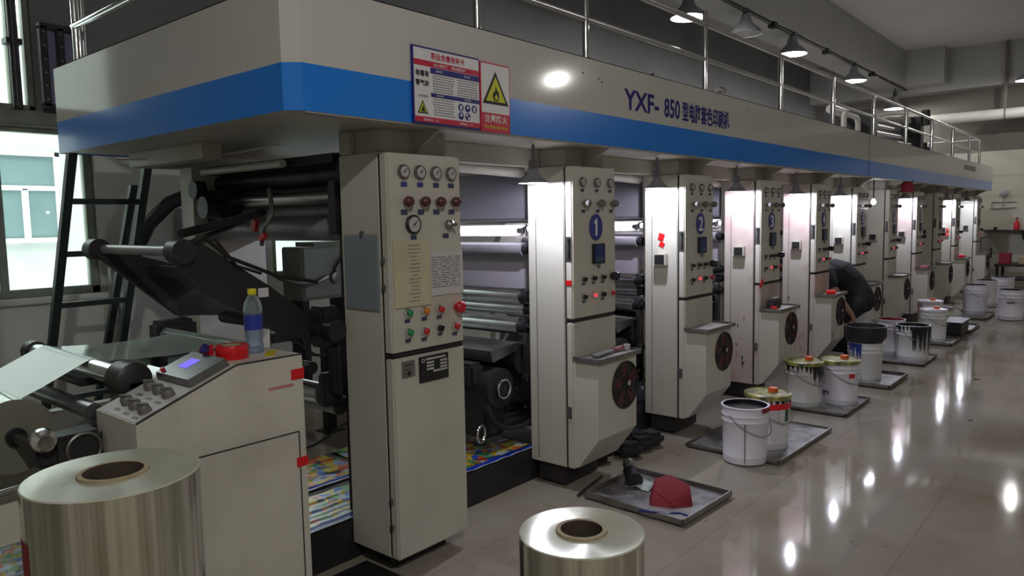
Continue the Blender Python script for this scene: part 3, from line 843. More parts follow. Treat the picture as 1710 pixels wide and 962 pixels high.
# document pocket hanging on its left side
q = thing('document_pocket', 'clear plastic pocket with bluish document hung on left side of the control cabinet', 'document holder', (2.10, 3.0, 1.2))
o = (2.10, 3.0, 1.2)
MB(o).box(2.094, 2.0985, 2.545, 2.755, 1.235, 1.535).build('document', M['paper_blue'], q, 0)
g = MB(o)
for k in range(24):
    if k in (3, 10, 16): continue
    z = 1.50 - k * .0105; g.box(2.0925, 2.094, 2.57 + rnd.uniform(0, .05), 2.735, z, z + .004)
g.build('print_line', M['oval'], q, 0)
MB(o).box(2.088, 2.089, 2.532, 2.77, 1.215, 1.55).build('plastic_sleeve', M['pet'], q, 0)
MB(o).box(2.084, 2.1, 2.64, 2.655, 1.53, 1.565, b=.002).build('clip', M['dull_steel'], q)

# red tapes, cloths and stains on the cabinets
def flag(label, c, size, rz=0, ry=0, rx=0, m='redtape', name='red_tape', cat='tape', group=None):
    t = MB(c).obox(c, size, rz, ry, rx, b=min(size) * .3).build(name, M[m])
    t.location = c
    return tag(t, label, cat, group)
flag('red tape strip stuck slantwise on the seam of the third printing unit', (6.20, CY - .002, 1.02), (.09, .003, .045), ry=-.6)
flag('small red sticker on the upper left side of printing unit 2', (4.811, 2.66, 1.46), (.003, .045, .05), rx=.3)
flag('torn red sticker strip below the first red sticker on unit 2', (4.811, 2.655, 1.405), (.003, .04, .035), rx=.5)
flag('small red tag on left edge of printing unit 1 beside the lower switches', (3.447, 2.5, 1.235), (.003, .04, .03))
flag('red rag lying on the tray of the fourth printing unit', (7.72, 2.36, .822), (.16, .10, .035), rz=.3, name='red_rag', cat='rag')
flag('red smeared strip on the front of the third printing unit under its tray', (6.22, 2.378, .735), (.003, .09, .03), rx=.2, m='redtape')
flag('small red rag on the tray of the third printing unit', (6.24, 2.37, .815), (.10, .05, .02), rz=.5, name='red_rag', cat='rag')
flag('red rag on the tray of the second cabinet from the far end', (14.9, 2.38, .83), (.25, .1, .06), name='red_rag', cat='rag')
flag('pinkish rag on the tray of the far printing unit with ink dots', (12.05, 2.38, .822), (.22, .1, .035), m='stain_pink', name='pink_rag', cat='rag')
for z, lab in ((1.30, 'upper'), (1.22, 'lower')):
    flag('glowing red %s indicator lamp on side of second printing unit from the far end' % lab, (14.72, 2.62, z), (.03, .12, .035), m='led_red', name='indicator_lamp', cat='lamp')
t = thing('alarm_lamp', 'dark red round alarm lamp under the canopy above the far units', 'lamp', (10.75, 2.36, 1.9))
MB((10.75, 2.36, 1.9)).lathe([(0, 0), (.07, 0), (.075, .1), (.05, .14), (0, .15)], (10.75, 2.36, 1.865)).build('dome', M['wine'], t)
MB((10.75, 2.36, 1.9)).cyl((10.75, 2.36, 2.0), (10.75, 2.36, 2.01), .08).build('base', M['iron'], t)
# tools on the trays
t = thing('ink_scraper', 'long scraper blade lying on the tray of printing unit 1', 'scraper', (3.6, 2.4, .80))
MB((3.6, 2.4, .80)).obox((3.62, 2.385, .812), (.20, .05, .012), rz=.1).build('blade', M['dull_steel'], t)
MB((3.6, 2.4, .80)).obox((3.80, 2.39, .817), (.11, .03, .02), rz=.1, b=.006).build('handle', M['stain_pink'], t)
t = thing('paper_cup', 'small white cup at right end of the tray on printing unit 1', 'cup', (3.86, 2.37, .80))
MB((3.86, 2.37, .80)).lathe([(0, 0), (.018, 0), (.022, .035), (.018, .035), (.016, .006), (0, .006)], (3.86, 2.37, .80)).build('body', M['white'], t)
t = thing('ink_box', 'dark little ink box standing on the tray of the third printing unit', 'box', (6.33, 2.41, .80))
MB((6.33, 2.41, .80)).box(6.27, 6.40, 2.37, 2.44, .80, .88, b=.008).build('body', M['iron'], t)
MB((6.33, 2.41, .80)).box(6.28, 6.39, 2.38, 2.43, .88, .892, b=.003).build('lid', M['dull_steel'], t)

# work lamps hanging from the canopy beside each unit
def work_lamp(x, y, z, watt, label, lit=True):
    t = thing('work_lamp', label, 'lamp', (x, y, z), 'bell shaped work lamps under the canopy')
    c = (x, y, z)
    MB(c).lathe([(.022, .085), (.030, .06), (.05, .03), (.085, .0), (.083, .0), (.047, .026), (.027, .056), (.02, .08)], c).build('lamp_shade', M['lamp_out'], t)
    MB(c).lathe([(0, .125), (.024, .125), (.028, .115), (.028, .08), (0, .08)], c).build('lamp_holder', M['lamp_out'], t)
    MB(c).tube([(x, y, z + .12), (x, y, FZ0 + .006)], .009).build('stem', M['lamp_out'], t)
    MB(c).lathe([(0, .012), (.020, .018), (.026, .034), (.02, .06), (.012, .08), (0, .08)], c, n=16).build('bulb', M['bulb'] if lit else M['bulb_off'], t)
    if watt: lamp_light('lamp_glow', (0, 0, .003), watt, (.84, .86, 1.0), .012, t)
WL = [(3.22, 'bell work lamp lighting the side of printing unit 1'), (4.58, 'bell work lamp lighting the side of printing unit 2'),
      (5.90, 'bell work lamp over the side of the third printing unit'), (7.27, 'bell work lamp over the side of the fourth printing unit'),
      (8.64, 'bell work lamp above the back of the bending man'), None,
      (11.55, 'bell work lamp beside the dark red alarm lamp'), None,
      (14.47, 'bell work lamp by the second unit from the far end'), (16.35, 'bell work lamp farthest along the press')]
for wl in WL:
    if wl: work_lamp(wl[0], 2.565, 1.80, WORK_LAMP_WATT, wl[1])
t = thing('bare_bulb', 'small bare bright bulb on the edge of the shaded sixth unit', 'lamp', (9.72, 2.50, 1.66))
c = (9.72, 2.50, 1.66)
MB(c).lathe([(0, -.03), (.022, -.022), (.03, 0), (.022, .022), (.014, .04), (0, .04)], (9.72, 2.50, 1.735), n=16).build('bulb', M['bulb'], t)
MB(c).tube([(9.72, 2.50, 1.77), (9.72, 2.50, FZ0 + .006)], .008).build('cord', M['iron'], t)
lamp_light('lamp_glow', (0, -.05, .03), 3, (.9, .9, 1.0), .03, t)

# ---------------------------------------------------------------- roller stations between the cabinets
def station():
    t = thing('roller_station', 'x', 'rollers', (0, 0, 0), 'roller stations between the units')
    def roll(z, x, r, m, y0=.06, y1=1.15, n=24):
        b = MB().m(0).cyl((x, y0, z), (x, y1, z), r, n=n).m(1).cyl((x, y0 - .05, z), (x, y0, z), r * .75, n=16).cyl((x, y0 - .09, z), (x, y0 - .05, z), r * .45, n=12)
        b.cyl((x, y1, z), (x, y1 + .1, z), r * .45, n=12)
        b.build('roller', [M[m], M['iron']], t)
    roll(1.42, .04, .042, 'grey_roll'); roll(1.13, .02, .05, 'steel'); roll(1.045, .06, .045, 'steel'); roll(.945, 0, .055, 'steel')
    roll(1.62, .16, .04, 'steel')
    MB().box(.10, .112, .08, 1.13, 1.13, 1.42).build('film_web', M['web'], t, 0)
    MB().box(.08, .40, .05, 1.15, 1.60, 1.90, b=.01).build('dryer_hood', M['hood'], t)
    MB().cyl((.03, .10, 1.535), (.03, 1.15, 1.535), .014, n=14).build('fluorescent_tube', M['tube'], t)
    MB().box(.015, .045, .05, .10, 1.52, 1.55, b=.004).build('tube_socket', M['dull_steel'], t)
    MB().box(.05, .07, .06, 1.15, 1.50, 1.57).build('tube_reflector', M['white'], t, 0)
    MB().tube([(.03, .06, 1.55), (.06, .03, 1.57), (.10, .02, 1.52), (.12, .0, 1.49)], .005, 6).build('cable', M['rubber'], t)
    # frame plates
    MB().prism([(.06, .2), (.5, .2), (.5, 1.93), (.06, 1.93)], 'xz', -.02, .03).build('frame_plate', M['cab'], t, 0)
    MB().prism([(-.35, .0), (.55, .0), (.55, 1.93), (.0, 1.93), (-.35, 1.3)], 'xz', 1.18, 1.24).build('frame_plate', M['cab'], t, 0)
    # print cylinder, doctor blade, ink pan
    MB().cyl((.05, .08, .73), (.05, 1.12, .73), .10, n=30).build('print_cylinder', M['iron'], t)
    MB().prism([(-.28, .76), (-.06, .80), (-.05, .85), (-.30, .83)], 'xz', .05, 1.1).build('doctor_blade', M['dull_steel'], t, 20)
    MB().prism([(-.32, .34), (.2, .34), (.25, .60), (.22, .60), (.17, .37), (-.29, .37), (-.33, .60), (-.36, .60)], 'xz', .04, 1.12).build('ink_pan', M['iron'], t, 20)
    MB().cyl((-.24, .03, .60), (-.24, .25, .60), .12, n=28).box(-.34, -.16, .06, .30, .30, .58, b=.02).box(-.42, -.3, .10, .35, .62, .76, b=.02).build('gear_box', M['rubber'], t)
    hw = MB().ring((-.24, .0, .60), (0, -1, 0), .055, .007, 28)
    hw.build('hand_wheel', M['chrome'], t)
    MB().lathe([(0, 0), (.05, 0), (.05, .02), (.015, .03), (0, .03)], (-.24, .03, .60), (0, -1, 0), 20).build('wheel_hub', M['black'], t)
    MB().tube([(-.40, .0, .52), (-.36, -.02, .43), (-.26, -.03, .37), (-.12, -.03, .35), (.0, -.02, .37)], .012, 8).build('ink_hose', M['rubber'], t)
    h = MB().ring((-.46, -.01, .38), (0.3, -1, 0), .05, .006, 24)
    h.build('hose_coil', M['chrome'], t)
    f = MB()
    f.box(-.02, .13, -.02, .02, .30, .33, b=.004).cyl((.03, -.02, .345), (.12, -.02, .345), .016).cyl((.08, -.02, .33), (.08, -.02, .42), .012).box(-.05, .10, .0, .12, .44, .46, b=.004)
    f.build('pipe_fitting', M['chrome'], t)
    MB().box(.02, .06, .03, .07, .62, .95, b=.004).box(-.02, .05, .0, .05, .60, .64, b=.006).build('lever', M['dull_steel'], t)
    MB().cyl((-.75, .0, 1.905), (-.05, .0, 1.885), .034, n=16).build('crossing_duct', M['pipe_white'], t)
    return t
s0 = station()
SLAB = ['roller station with lit fluorescent tube between the control cabinet and unit 1', 'roller station with stacked steel rollers between units 1 and 2', 'roller station in the narrow gap between units 2 and 3', 'roller station in the gap left of the fourth printing unit', 'roller station in the gap where the man bends down']
for i, lab in enumerate(SLAB):
    s = s0 if i == 0 else copy_tree(s0)
    s.location = (UX[i] + .07, 2.86, 0)
    s['label'] = lab
for ch in s0.children:
    if ch.name.startswith('crossing_duct'): pass

# ---------------------------------------------------------------- base of the press with printed sheets on it
o = (1.7, 2.72, 0)
t = thing('press_plinth', 'long low black plinth carrying the press units', 'plinth', o)
MB(o).box(1.45, 17.3, 2.812, 3.76, 0, .195, b=.004).build('plinth', M['black'], t)
def print_sheet(x0, x1, y0, y1, label, zz=.197):
    t = thing('printed_sheet', label, 'printed film', (x0, y0, zz), 'printed film sheets covering the base')
    n = 14
    def P(x, y): return (x, y, zz + .002 + .006 * math.sin(x * 21 + y * 9) ** 2 + .004 * math.sin(y * 31) ** 2)
    def strip(a0, a1, b0, b1, k1, k2):
        return [[P(a0 + (a1 - a0) * j / k1, b0 + (b1 - b0) * i / k2) for j in range(k1 + 1)] for i in range(k2 + 1)]
    c = (x0, y0, zz)
    MB(c).sheet(strip(x0, x1, y0 + .05, y1, n, n)).build('print_area', M['print'], t)
    MB(c).sheet(strip(x0, x1, y0 + .012, y0 + .05, n, 2)).build('blue_border', M['print_border'], t)
    MB(c).sheet(strip(x0, x1, y0, y0 + .012, n, 1)).build('white_edge', M['white_edge'], t)
print_sheet(1.5, 2.6, 2.815, 3.2, 'crumpled colourful printed film sheet on the base left of the control cabinet, front piece')
print_sheet(1.5, 2.6, 3.28, 3.75, 'colourful printed film sheet on the base left of the control cabinet, rear piece')
print_sheet(2.66, 3.52, 2.815, 3.75, 'colourful printed film sheet with blue border between control cabinet and unit 1')
print_sheet(3.95, 4.7, 2.815, 3.75, 'printed film sheet on the base between units 1 and 2')

print_sheet(.6, 1.25, 3.5, 4.5, 'colourful printed film sheet lying on the floor under the unwind stand', .001)

# ---------------------------------------------------------------- operator console, foreground left
o = (.945, 2.32, 0)
t = thing('control_console', 'off white operator console with sloping knob panel, front left', 'control console', o)
prof = [(.945, .0), (1.545, .0), (1.54, 1.13), (1.285, 1.13), (.945, 1.0)]
b = MB(o).prism(prof, 'xz', 2.32, 2.62)
b.build('housing', M['console'], t, 0)
s = MB(o)
s.box(1.11, 1.515, 2.318, 2.3205, .845, .849).box(1.111, 1.115, 2.318, 2.3205, .0, .847).box(1.512, 1.516, 2.318, 2.3205, .0, .847)
s.build('door_seam', M['seam'], t, 0)
e = MB(o).tube([(.945, 2.32, 1.0), (1.285, 2.32, 1.13), (1.54, 2.32, 1.13)], .003, 6)
e.build('edge_gap', M['seam'], t, 0)
SL = math.atan2(.13, .34)
def onslope(u, v, h=0):       # u along the slope from its foot, v across from the front edge, h above
    return (.945 + u * math.cos(SL) - h * math.sin(SL), 2.32 + v, 1.0 + u * math.sin(SL) + h * math.cos(SL))
p = MB(o).add([onslope(.004, .006, .002), onslope(.20, .006, .002), onslope(.20, .292, .002), onslope(.004, .292, .002)], [[0, 1, 2, 3]])
p = p.build('knob_panel', M['paper_white'], t, 0)
for (u_, v_) in ((.055, .045), (.06, .12), (.065, .195), (.145, .06), (.15, .135), (.155, .21)):
    c = onslope(u_, v_, .002); up = (-math.sin(SL), 0, math.cos(SL))
    k = MB(o).lathe([(0, 0), (.020, 0), (.018, .022), (.014, .026), (0, .026)], c, up, 20)
    cc = onslope(u_, v_, .03); k.obox(cc, (.008, .034, .010), ry=-SL, rz=.5)
    k.build('rotary_knob', M['knob'], p)
g = MB(o)
for (u_, v_) in ((.02, .045), (.025, .12), (.03, .195), (.105, .06), (.11, .135), (.115, .21)):
    g.add([onslope(u_ - .006, v_ - .02, .003), onslope(u_ + .006, v_ - .02, .003), onslope(u_ + .006, v_ + .02, .003), onslope(u_ - .006, v_ + .02, .003)], [[0, 1, 2, 3]])
g.build('printed_label', M['grey_text'], p, 0)
hm = MB(o)
c8 = [onslope(.205, .03, 0), onslope(.355, .03, 0), onslope(.355, .27, 0), onslope(.205, .27, 0), onslope(.21, .035, .028), onslope(.352, .035, .028), onslope(.352, .265, .028), onslope(.21, .265, .028)]
hm.add(c8, [[0, 1, 2, 3], [4, 5, 6, 7], [0, 1, 5, 4], [1, 2, 6, 5], [2, 3, 7, 6], [3, 0, 4, 7]])
hm = hm.build('counter_box', M['dull_steel'], t, 0)
MB(o).add([onslope(.26, .14, .0295), onslope(.315, .14, .0295), onslope(.315, .20, .0295), onslope(.26, .20, .0295)], [[0, 1, 2, 3]]).build('screen', M['screen'], hm, 0)
MB(o).lathe([(0, 0), (.008, 0), (.008, .01), (0, .01)], onslope(.225, .24, .028), (-math.sin(SL), 0, math.cos(SL)), 12).build('red_button', M['red'], hm)
MB(o).box(1.492, 1.544, 2.317, 2.3205, 1.04, 1.078).box(1.541, 1.5455, 2.318, 2.35, 1.045, 1.082).build('red_tape_patch', M['redtape'], t, 0)
MB(o).box(1.50, 1.544, 2.317, 2.3205, .715, .75).box(1.541, 1.5475, 2.318, 2.345, .715, .745).build('red_tape_patch', M['redtape'], t, 0)
MB(o).box(1.40, 1.50, 2.3185, 2.3205, 1.018, 1.028).build('red_smear', M['stain_pink'], t, 0)

# things on the console
c = (1.452, 2.487, 1.13)
t = thing('water_bottle', 'clear water bottle with yellow cap and blue label standing on the console', 'bottle', c)
MB(c).lathe([(0, .002), (.024, .0), (.032, .006), (.033, .03), (.030, .045), (.033, .06), (.0325, .085), (.031, .09), (.031, .140), (.033, .147), (.034, .165), (.029, .188), (.018, .208), (.0135, .215), (.0135, .222)], c, n=28).build('bottle_wall', M['pet'], t)
MB(c).lathe([(0, .004), (.029, .005), (.031, .03), (.028, .045), (.031, .06), (.030, .085), (.029, .09), (.029, .140), (.031, .150), (0, .150)], c, n=24).build('water', M['water'], t)
MB(c).lathe([(.0335, .088), (.0335, .143)], c, n=28).build('label_wrap', mat('bottle_label_blue', (.03, .05, .40), .35), t)
MB(c).lathe([(0, .238), (.0145, .238), (.016, .234), (.016, .218), (.0145, .216)], c, n=24).build('cap', M['yellow'], t)
c = (1.345, 2.455, 1.13)
t = thing('tape_roll', 'roll of red adhesive tape lying on the console left of the bottle', 'tape', c)
MB(c).lathe([(.038, 0), (.055, 0), (.056, .002), (.056, .046), (.055, .048), (.038, .048)], c, n=36).build('tape_winding', M['redtape'], t)
MB(c).lathe([(.038, .001), (.035, .001), (.035, .047), (.038, .047)], c, n=36).build('core', M['cardboard'], t)
c = (1.30, 2.55, 1.13)
t = thing('tape_strip', 'loose red tape strip behind the tape roll on the console', 'tape', c)
MB(c).obox((1.30, 2.55, 1.15), (.07, .004, .04), rz=.4).build('strip', M['redtape'], t, 0)
c = (1.21, 2.56, 1.13)
t = thing('paper_cutter', 'dark blue box cutter lying at the head of the counter box', 'cutter', c)
MB(c).obox((1.285, 2.535, 1.165), (.03, .10, .02), rz=-.5, b=.006).build('handle', M['sign_blue'], t)
MB(c).obox((1.31, 2.585, 1.166), (.014, .04, .003), rz=-.5).build('blade', M['chrome'], t)
c = (1.46, 2.42, 1.13)
t = thing('tape_strip', 'yellow tape strip under the bottle on the console edge', 'tape', c)
MB(c).obox((1.475, 2.42, 1.1315), (.11, .035, .002), rz=.9).build('strip', M['yellow'], t, 0)

# film rolls standing on the floor
def film_roll(x, y, h, r, rc, label, lean=0):
    t = thing('film_roll', label, 'film roll', (x, y, 0), 'rolls of clear film standing on the floor')
    c = (x, y, 0)
    MB(c).lathe([(r, .004), (r, h - .003)], c, n=72).build('wound_side', M['film_side'], t)
    e = MB(c).lathe([(r, h - .003), (r - .003, h), (rc + .001, h)], c, n=72)
    e.build('wound_end', M['film_end'], t)
    k = MB(c).m(0).lathe([(rc, .0), (rc, h + .006), (rc - .012, h + .006)], c, n=40).m(1).lathe([(rc - .012, h + .006), (rc - .012, .0)], c, n=40)
    k.build('core_tube', [M['cardboard'], M['core_in']], t)
    return t
r2 = film_roll(1.575, 1.11, .77, .168, .068, 'smaller roll of clear film standing alone on the open tiled floor')
r1 = film_roll(.735, 1.955, .985, .203, .082, 'large roll of clear film with dark red label standing against the operator console')
lb = MB((.735, 1.955, 0)).lathe([(.2035, .78), (.2035, .87)], (.735, 1.955, 0), n=72).build('paper_label', M['wine'], r1)
# keep only a narrow strip of that label on the left side
me = lb.data
bm = bmesh.new(); bm.from_mesh(me)
kill = [f for f in bm.faces if not (f.calc_center_median().x < -.12 and -.02 < f.calc_center_median().y < .17)]
bmesh.ops.delete(bm, geom=kill, context='FACES'); bm.to_mesh(me); bm.free()

# ---------------------------------------------------------------- unwind stand behind the console
o = (.8, 2.9, 0)
t = thing('unwind_stand', 'black and white unwind stand with steel idler rollers behind the console', 'unwind stand', o)
MB(o).cyl((1.08, 2.75, 1.075), (1.08, 3.62, 1.075), .036, n=28).build('idler_roller', M['steel'], t)
MB(o).cyl((.985, 2.75, .965), (.985, 3.62, .965), .03, n=24).build('guide_roller', M['dull_steel'], t)
MB(o).lathe([(0, 0), (.062, 0), (.062, .10), (.045, .11), (.0, .11)], (1.09, 2.76, 1.068), (0, -1, 0), 24).box(1.06, 1.14, 2.65, 2.76, .80, 1.07, b=.01).build('bearing_block', M['black'], t)
MB(o).cyl((1.08, 3.60, 1.075), (1.08, 3.66, 1.075), .045).build('bearing_block', M['black'], t)
MB(o).prism([(.86, .86), (1.2, .86), (1.2, 1.0), (1.05, 1.03), (.98, .94), (.86, .93)], 'xz', 2.68, 2.72).build('near_frame', M['black'], t, 0)
MB(o).prism([(.55, .42), (1.45, .42), (1.45, .80), (.55, .80)], 'xz', 3.62, 3.68).build('far_frame', M['cab'], t, 0)
MB(o).box(1.30, 1.40, 3.62, 3.68, 0, .42).build('leg', M['cab'], t, 0)
f = MB(o)
f.box(.79, .938, 2.55, 2.66, .80, .95, b=.012).box(.745, .81, 2.56, 2.64, .86, .96, b=.01)
f.build('shaft_bracket', M['black'], t)
MB(o).ring((.875, 2.545, .90), (0, -1, 0), .05, .006, 30).build('hand_wheel', M['dull_steel'], t)
MB(o).lathe([(0, 0), (.035, 0), (.035, .03), (.022, .035), (.022, .06), (0, .06)], (.765, 2.56, .955), (-.15, -1, 0), 24).build('air_chuck', M['chrome'], t)
MB(o).cyl((.4, 2.6, .793), (.86, 2.6, .812), .013, n=14).build('tie_bar', M['chrome'], t)
MB(o).box(.3, .92, 2.64, 2.70, .62, .785, b=.006).build('side_rail', M['cab'], t)
MB(o).box(.5, .62, 2.64, 3.6, .0, .62).build('leg', M['cab'], t, 0)
MB(o).box(1.05, 1.30, 3.05, 3.62, 1.0, 1.03, b=.004).build('bridge_plate', M['black'], t)
c = (.80, 2.95, .885)
q = thing('parent_roll', 'dull disc end of the film roll mounted on the unwind shaft, left edge', 'film roll', c)
MB(c).lathe([(.13, 0), (.13, .60)], c, (0, 1, 0), 60).build('wound_side', M['film_side'], q)
M['film_disc'] = mat('film_roll_end_olive', (.30, .30, .24), .35, .3, dirt=(.27, .27, .215), scale=3)
MB(c).lathe([(.03, 0), (.13, 0)], c, (0, 1, 0), 60).build('wound_end', M['film_disc'], q)
MB(c).lathe([(0, -.02), (.032, -.02), (.032, .62), (0, .62)], c, (0, 1, 0), 30).lathe([(0, -.24), (.02, -.24), (.02, .64), (0, .64)], c, (0, 1, 0), 20).build('shaft', M['iron'], q)
# webs of film
c = (1.0, 3.2, 1.0)
q = thing('film_web', 'pale film web with painted window sheen running from unwind roll up to the idler roller', 'film', c)
pa = [(1.10, 1.108), (1.075, 1.1125), (1.05, 1.105), (.90, 1.035), (.77, .985), (.60, .905), (.45, .84)]
MB(c).sheet([[(x, y, z) for y in (2.98, 3.15, 3.32, 3.5)] for x, z in pa]).build('sheet', M['window_sheen_film'], q)
c = (1.3, 3.1, 1.07)
q = thing('clear_film_sheet', 'glassy clear film sheet stretched flat behind the console', 'film', c)
MB(c).sheet([[(x, y, 1.105 - .02 * math.sin((x - 1.1) * 5)) for y in (2.95, 3.2, 3.5)] for x in (1.10, 1.2, 1.35, 1.5, 1.62)]).build('sheet', M['clear_film'], q)
MB(c).cyl((1.64, 2.9, 1.075), (1.64, 3.6, 1.075), .035).build('support_roller', M['clear_film'], q)
c = (1.2, 2.74, 1.02)
q = thing('white_film_curl', 'bright white film curl between the bearing block and the console', 'film', c)
MB(c).sheet([[(1.13 + .035 * k, y, 1.015 + .075 * math.sin(k * .75)) for y in (2.66, 2.72, 2.80)] for k in range(5)]).build('sheet', M['window_sheen_film'], q)

# ---------------------------------------------------------------- infeed swing arms
o = (2.1, 2.9, 1.1)
t = thing('swing_arm_frame', 'dark twin swing arm frame slanting up from the control cabinet to the left', 'swing arm', o)
armB = [(1.38, 1.47), (1.42, 1.535), (1.50, 1.53), (1.80, 1.33), (2.02, 1.16), (1.99, 1.07), (1.88, 1.09), (1.50, 1.33)]
MB(o).prism(armB, 'xz', 2.93, 2.975).build('arm', M['black'], t, 0)
armA = [(1.36, 1.50), (1.40, 1.545), (1.46, 1.52), (1.56, 1.47), (2.12, 1.30), (2.3, 1.18), (2.25, 1.10), (1.76, 1.15)]
MB(o).prism(armA, 'xz', 3.72, 3.765).build('arm', M['black'], t, 0)
MB(o).cyl((1.43, 2.95, 1.50), (1.43, 3.75, 1.50), .022).build('tie_tube', M['grey_roll'], t)
for y in (2.90, 3.73): MB(o).cyl((1.41, y, 1.50), (1.41, y + .08, 1.50), .05).build('arm_end_knuckle', M['black'], t)
MB(o).box(1.62, 1.70, 2.96, 3.74, 1.36, 1.41, b=.006).build('cross_bar', M['iron'], t)
MB(o).cyl((2.02, 2.86, 1.115), (2.02, 3.75, 1.115), .035).build('pivot_shaft', M['iron'], t)
b_ = MB(o); b_.box(2.0, 2.098, 2.84, 2.95, 1.03, 1.22, b=.012).lathe([(0, 0), (.05, 0), (.05, .06), (0, .06)], (2.04, 2.84, 1.115), (0, -1, 0), 24).box(2.06, 2.098, 2.83, 2.9, .80, 1.04, b=.01)
b_.build('pivot_bracket', M['black'], t)
MB(o).box(1.74, 1.79, 2.928, 2.932, 1.285, 1.325).build('white_tag', M['white'], t, 0)
m_ = MB(o).box(1.60, 1.80, 3.60, 3.72, 1.0, 1.14, b=.02).cyl((1.62, 3.66, .92), (1.62, 3.66, 1.05), .04)
m_.build('brake_motor', M['iron'], t)
cb = MB(o)
cb.tube([(1.44, 2.93, 1.52), (1.50, 2.92, 1.56), (1.60, 2.92, 1.47), (1.72, 2.92, 1.42), (1.84, 2.92, 1.37), (1.95, 2.92, 1.35), (2.04, 2.92, 1.33)], .009, 6)
cb.tube([(1.47, 2.93, 1.53), (1.55, 2.92, 1.545), (1.64, 2.92, 1.43), (1.75, 2.915, 1.39)], .007, 6)
cb.build('cable', M['rubber'], t)
cb = MB(o)
cb.tube([(1.85, 2.92, 1.10), (1.92, 2.91, 1.06), (1.98, 2.90, 1.00), (2.05, 2.89, .985)], .008, 6)
cb.tube([(1.95, 2.92, 1.08), (1.96, 2.91, 1.03), (1.99, 2.90, 1.0)], .006, 6)
cb.build('cable', M['rubber'], t)
MB(o).cyl((1.43, 2.96, 1.57), (1.95, 3.2, 1.66), .018).cyl((1.46, 2.96, 1.53), (1.9, 3.3, 1.62), .012).build('air_cylinder', M['iron'], t)

# infeed roller unit
o = (2.1, 3.5, 0)
t = thing('infeed_unit', 'dark infeed roller bank under the left end of the canopy', 'rollers', o)
MB(o).prism([(2.06, .0), (2.5, .0), (2.5, 1.93), (2.06, 1.93)], 'xz', 4.10, 4.24).build('back_frame', M['cab'], t, 0)
MB(o).prism([(2.16, .2), (2.5, .2), (2.5, 1.93), (2.16, 1.93)], 'xz', 2.86, 2.90).build('front_frame', M['iron'], t, 0)
def ir(x, z, r, m):
    MB(o).cyl((x, 2.90, z), (x, 4.10, z), r, n=24).build('roller', M[m], t)
ir(2.24, 1.84, .05, 'iron'); ir(2.20, 1.73, .035, 'steel'); ir(2.26, 1.66, .045, 'grey_roll'); ir(2.22, 1.575, .06, 'grey_roll'); ir(2.34, 1.76, .07, 'hood')
MB(o).box(2.28, 2.48, 2.9, 4.1, 1.52, 1.90).build('hood_panel', M['hood'], t, 0)
MB(o).box(2.14, 2.2, 2.9, 4.1, 1.885, 1.93, b=.004).build('cross_beam', M['iron'], t)
MB(o).cyl((2.10, 3.25, 1.90), (2.10, 4.05, 1.90), .02).build('tube', M['pipe_white'], t)
g = MB(o); g.box(2.1, 2.22, 3.85, 4.08, 1.62, 1.80, b=.02).cyl((2.10, 3.92, 1.70), (2.02, 3.92, 1.70), .06).cyl((2.08, 4.02, 1.8), (2.02, 4.02, 1.8), .05)
g.build('drive_motor', M['iron'], t)
g = MB(o); g.box(2.12, 2.2, 2.86, 2.93, 1.55, 1.80, b=.008); g.build('bearing_plate', M['black'], t)
MB(o).tube([(2.08, 3.35, 1.78), (2.06, 3.30, 1.66), (2.02, 3.32, 1.58), (2.04, 3.38, 1.50)], .012, 6).build('grey_hose', M['dull_steel'], t)
MB(o).obox((2.02, 3.40, 1.60), (.02, .05, .06), rx=.3, b=.004).obox((2.02, 3.33, 1.54), (.02, .06, .03), rx=-.4, b=.004).build('red_clamp', M['red'], t)
MB(o).cyl((2.05, 2.93, .80), (2.05, 4.1, .80), .05, n=24).build('lower_roller', M['steel'], t)
MB(o).cyl((2.15, 2.93, .72), (2.15, 4.1, .72), .045, n=24).build('lower_roller', M['dull_steel'], t)
MB(o).cyl((2.0, 2.93, .93), (2.0, 4.1, .93), .03, n=20).build('lower_roller', M['iron'], t)
g = MB(o); g.box(2.03, 2.14, 2.89, 2.94, .74, .90, b=.01); g.build('lower_bracket', M['black'], t)
MB(o).tube([(1.75, 4.3, 1.97), (1.9, 3.9, 1.955), (2.0, 3.5, 1.965), (2.05, 3.2, 1.985)], .006, 6).build('white_wire', M['pipe_white'], t)
q = thing('support_post', 'black square post standing behind the lower rollers on the bright floor', 'post', (3.38, 4.75, 0))
MB((3.38, 4.75, 0)).box(3.34, 3.42, 4.71, 4.79, 0, .75, b=.006).build('post', M['black'], q)
MB((3.38, 4.75, 0)).box(3.30, 3.46, 4.67, 4.83, 0, .012).build('foot_plate', M['black'], q, 0)
MB((3.38, 4.75, 0)).box(2.9, 3.9, 4.72, 4.78, .75, .82, b=.006).build('cross_bar', M['iron'], q)
q = thing('floor_cable', 'thin black cable trailing over the floor behind the press', 'cable', (3.0, 4.5, 0))
MB((3.0, 4.5, 0)).tube([(2.85, 4.5, .008), (3.05, 4.5, .008), (3.25, 4.6, .008), (3.45, 4.75, .008), (3.7, 4.85, .02)], .008, 6).build('cable', M['rubber'], q)

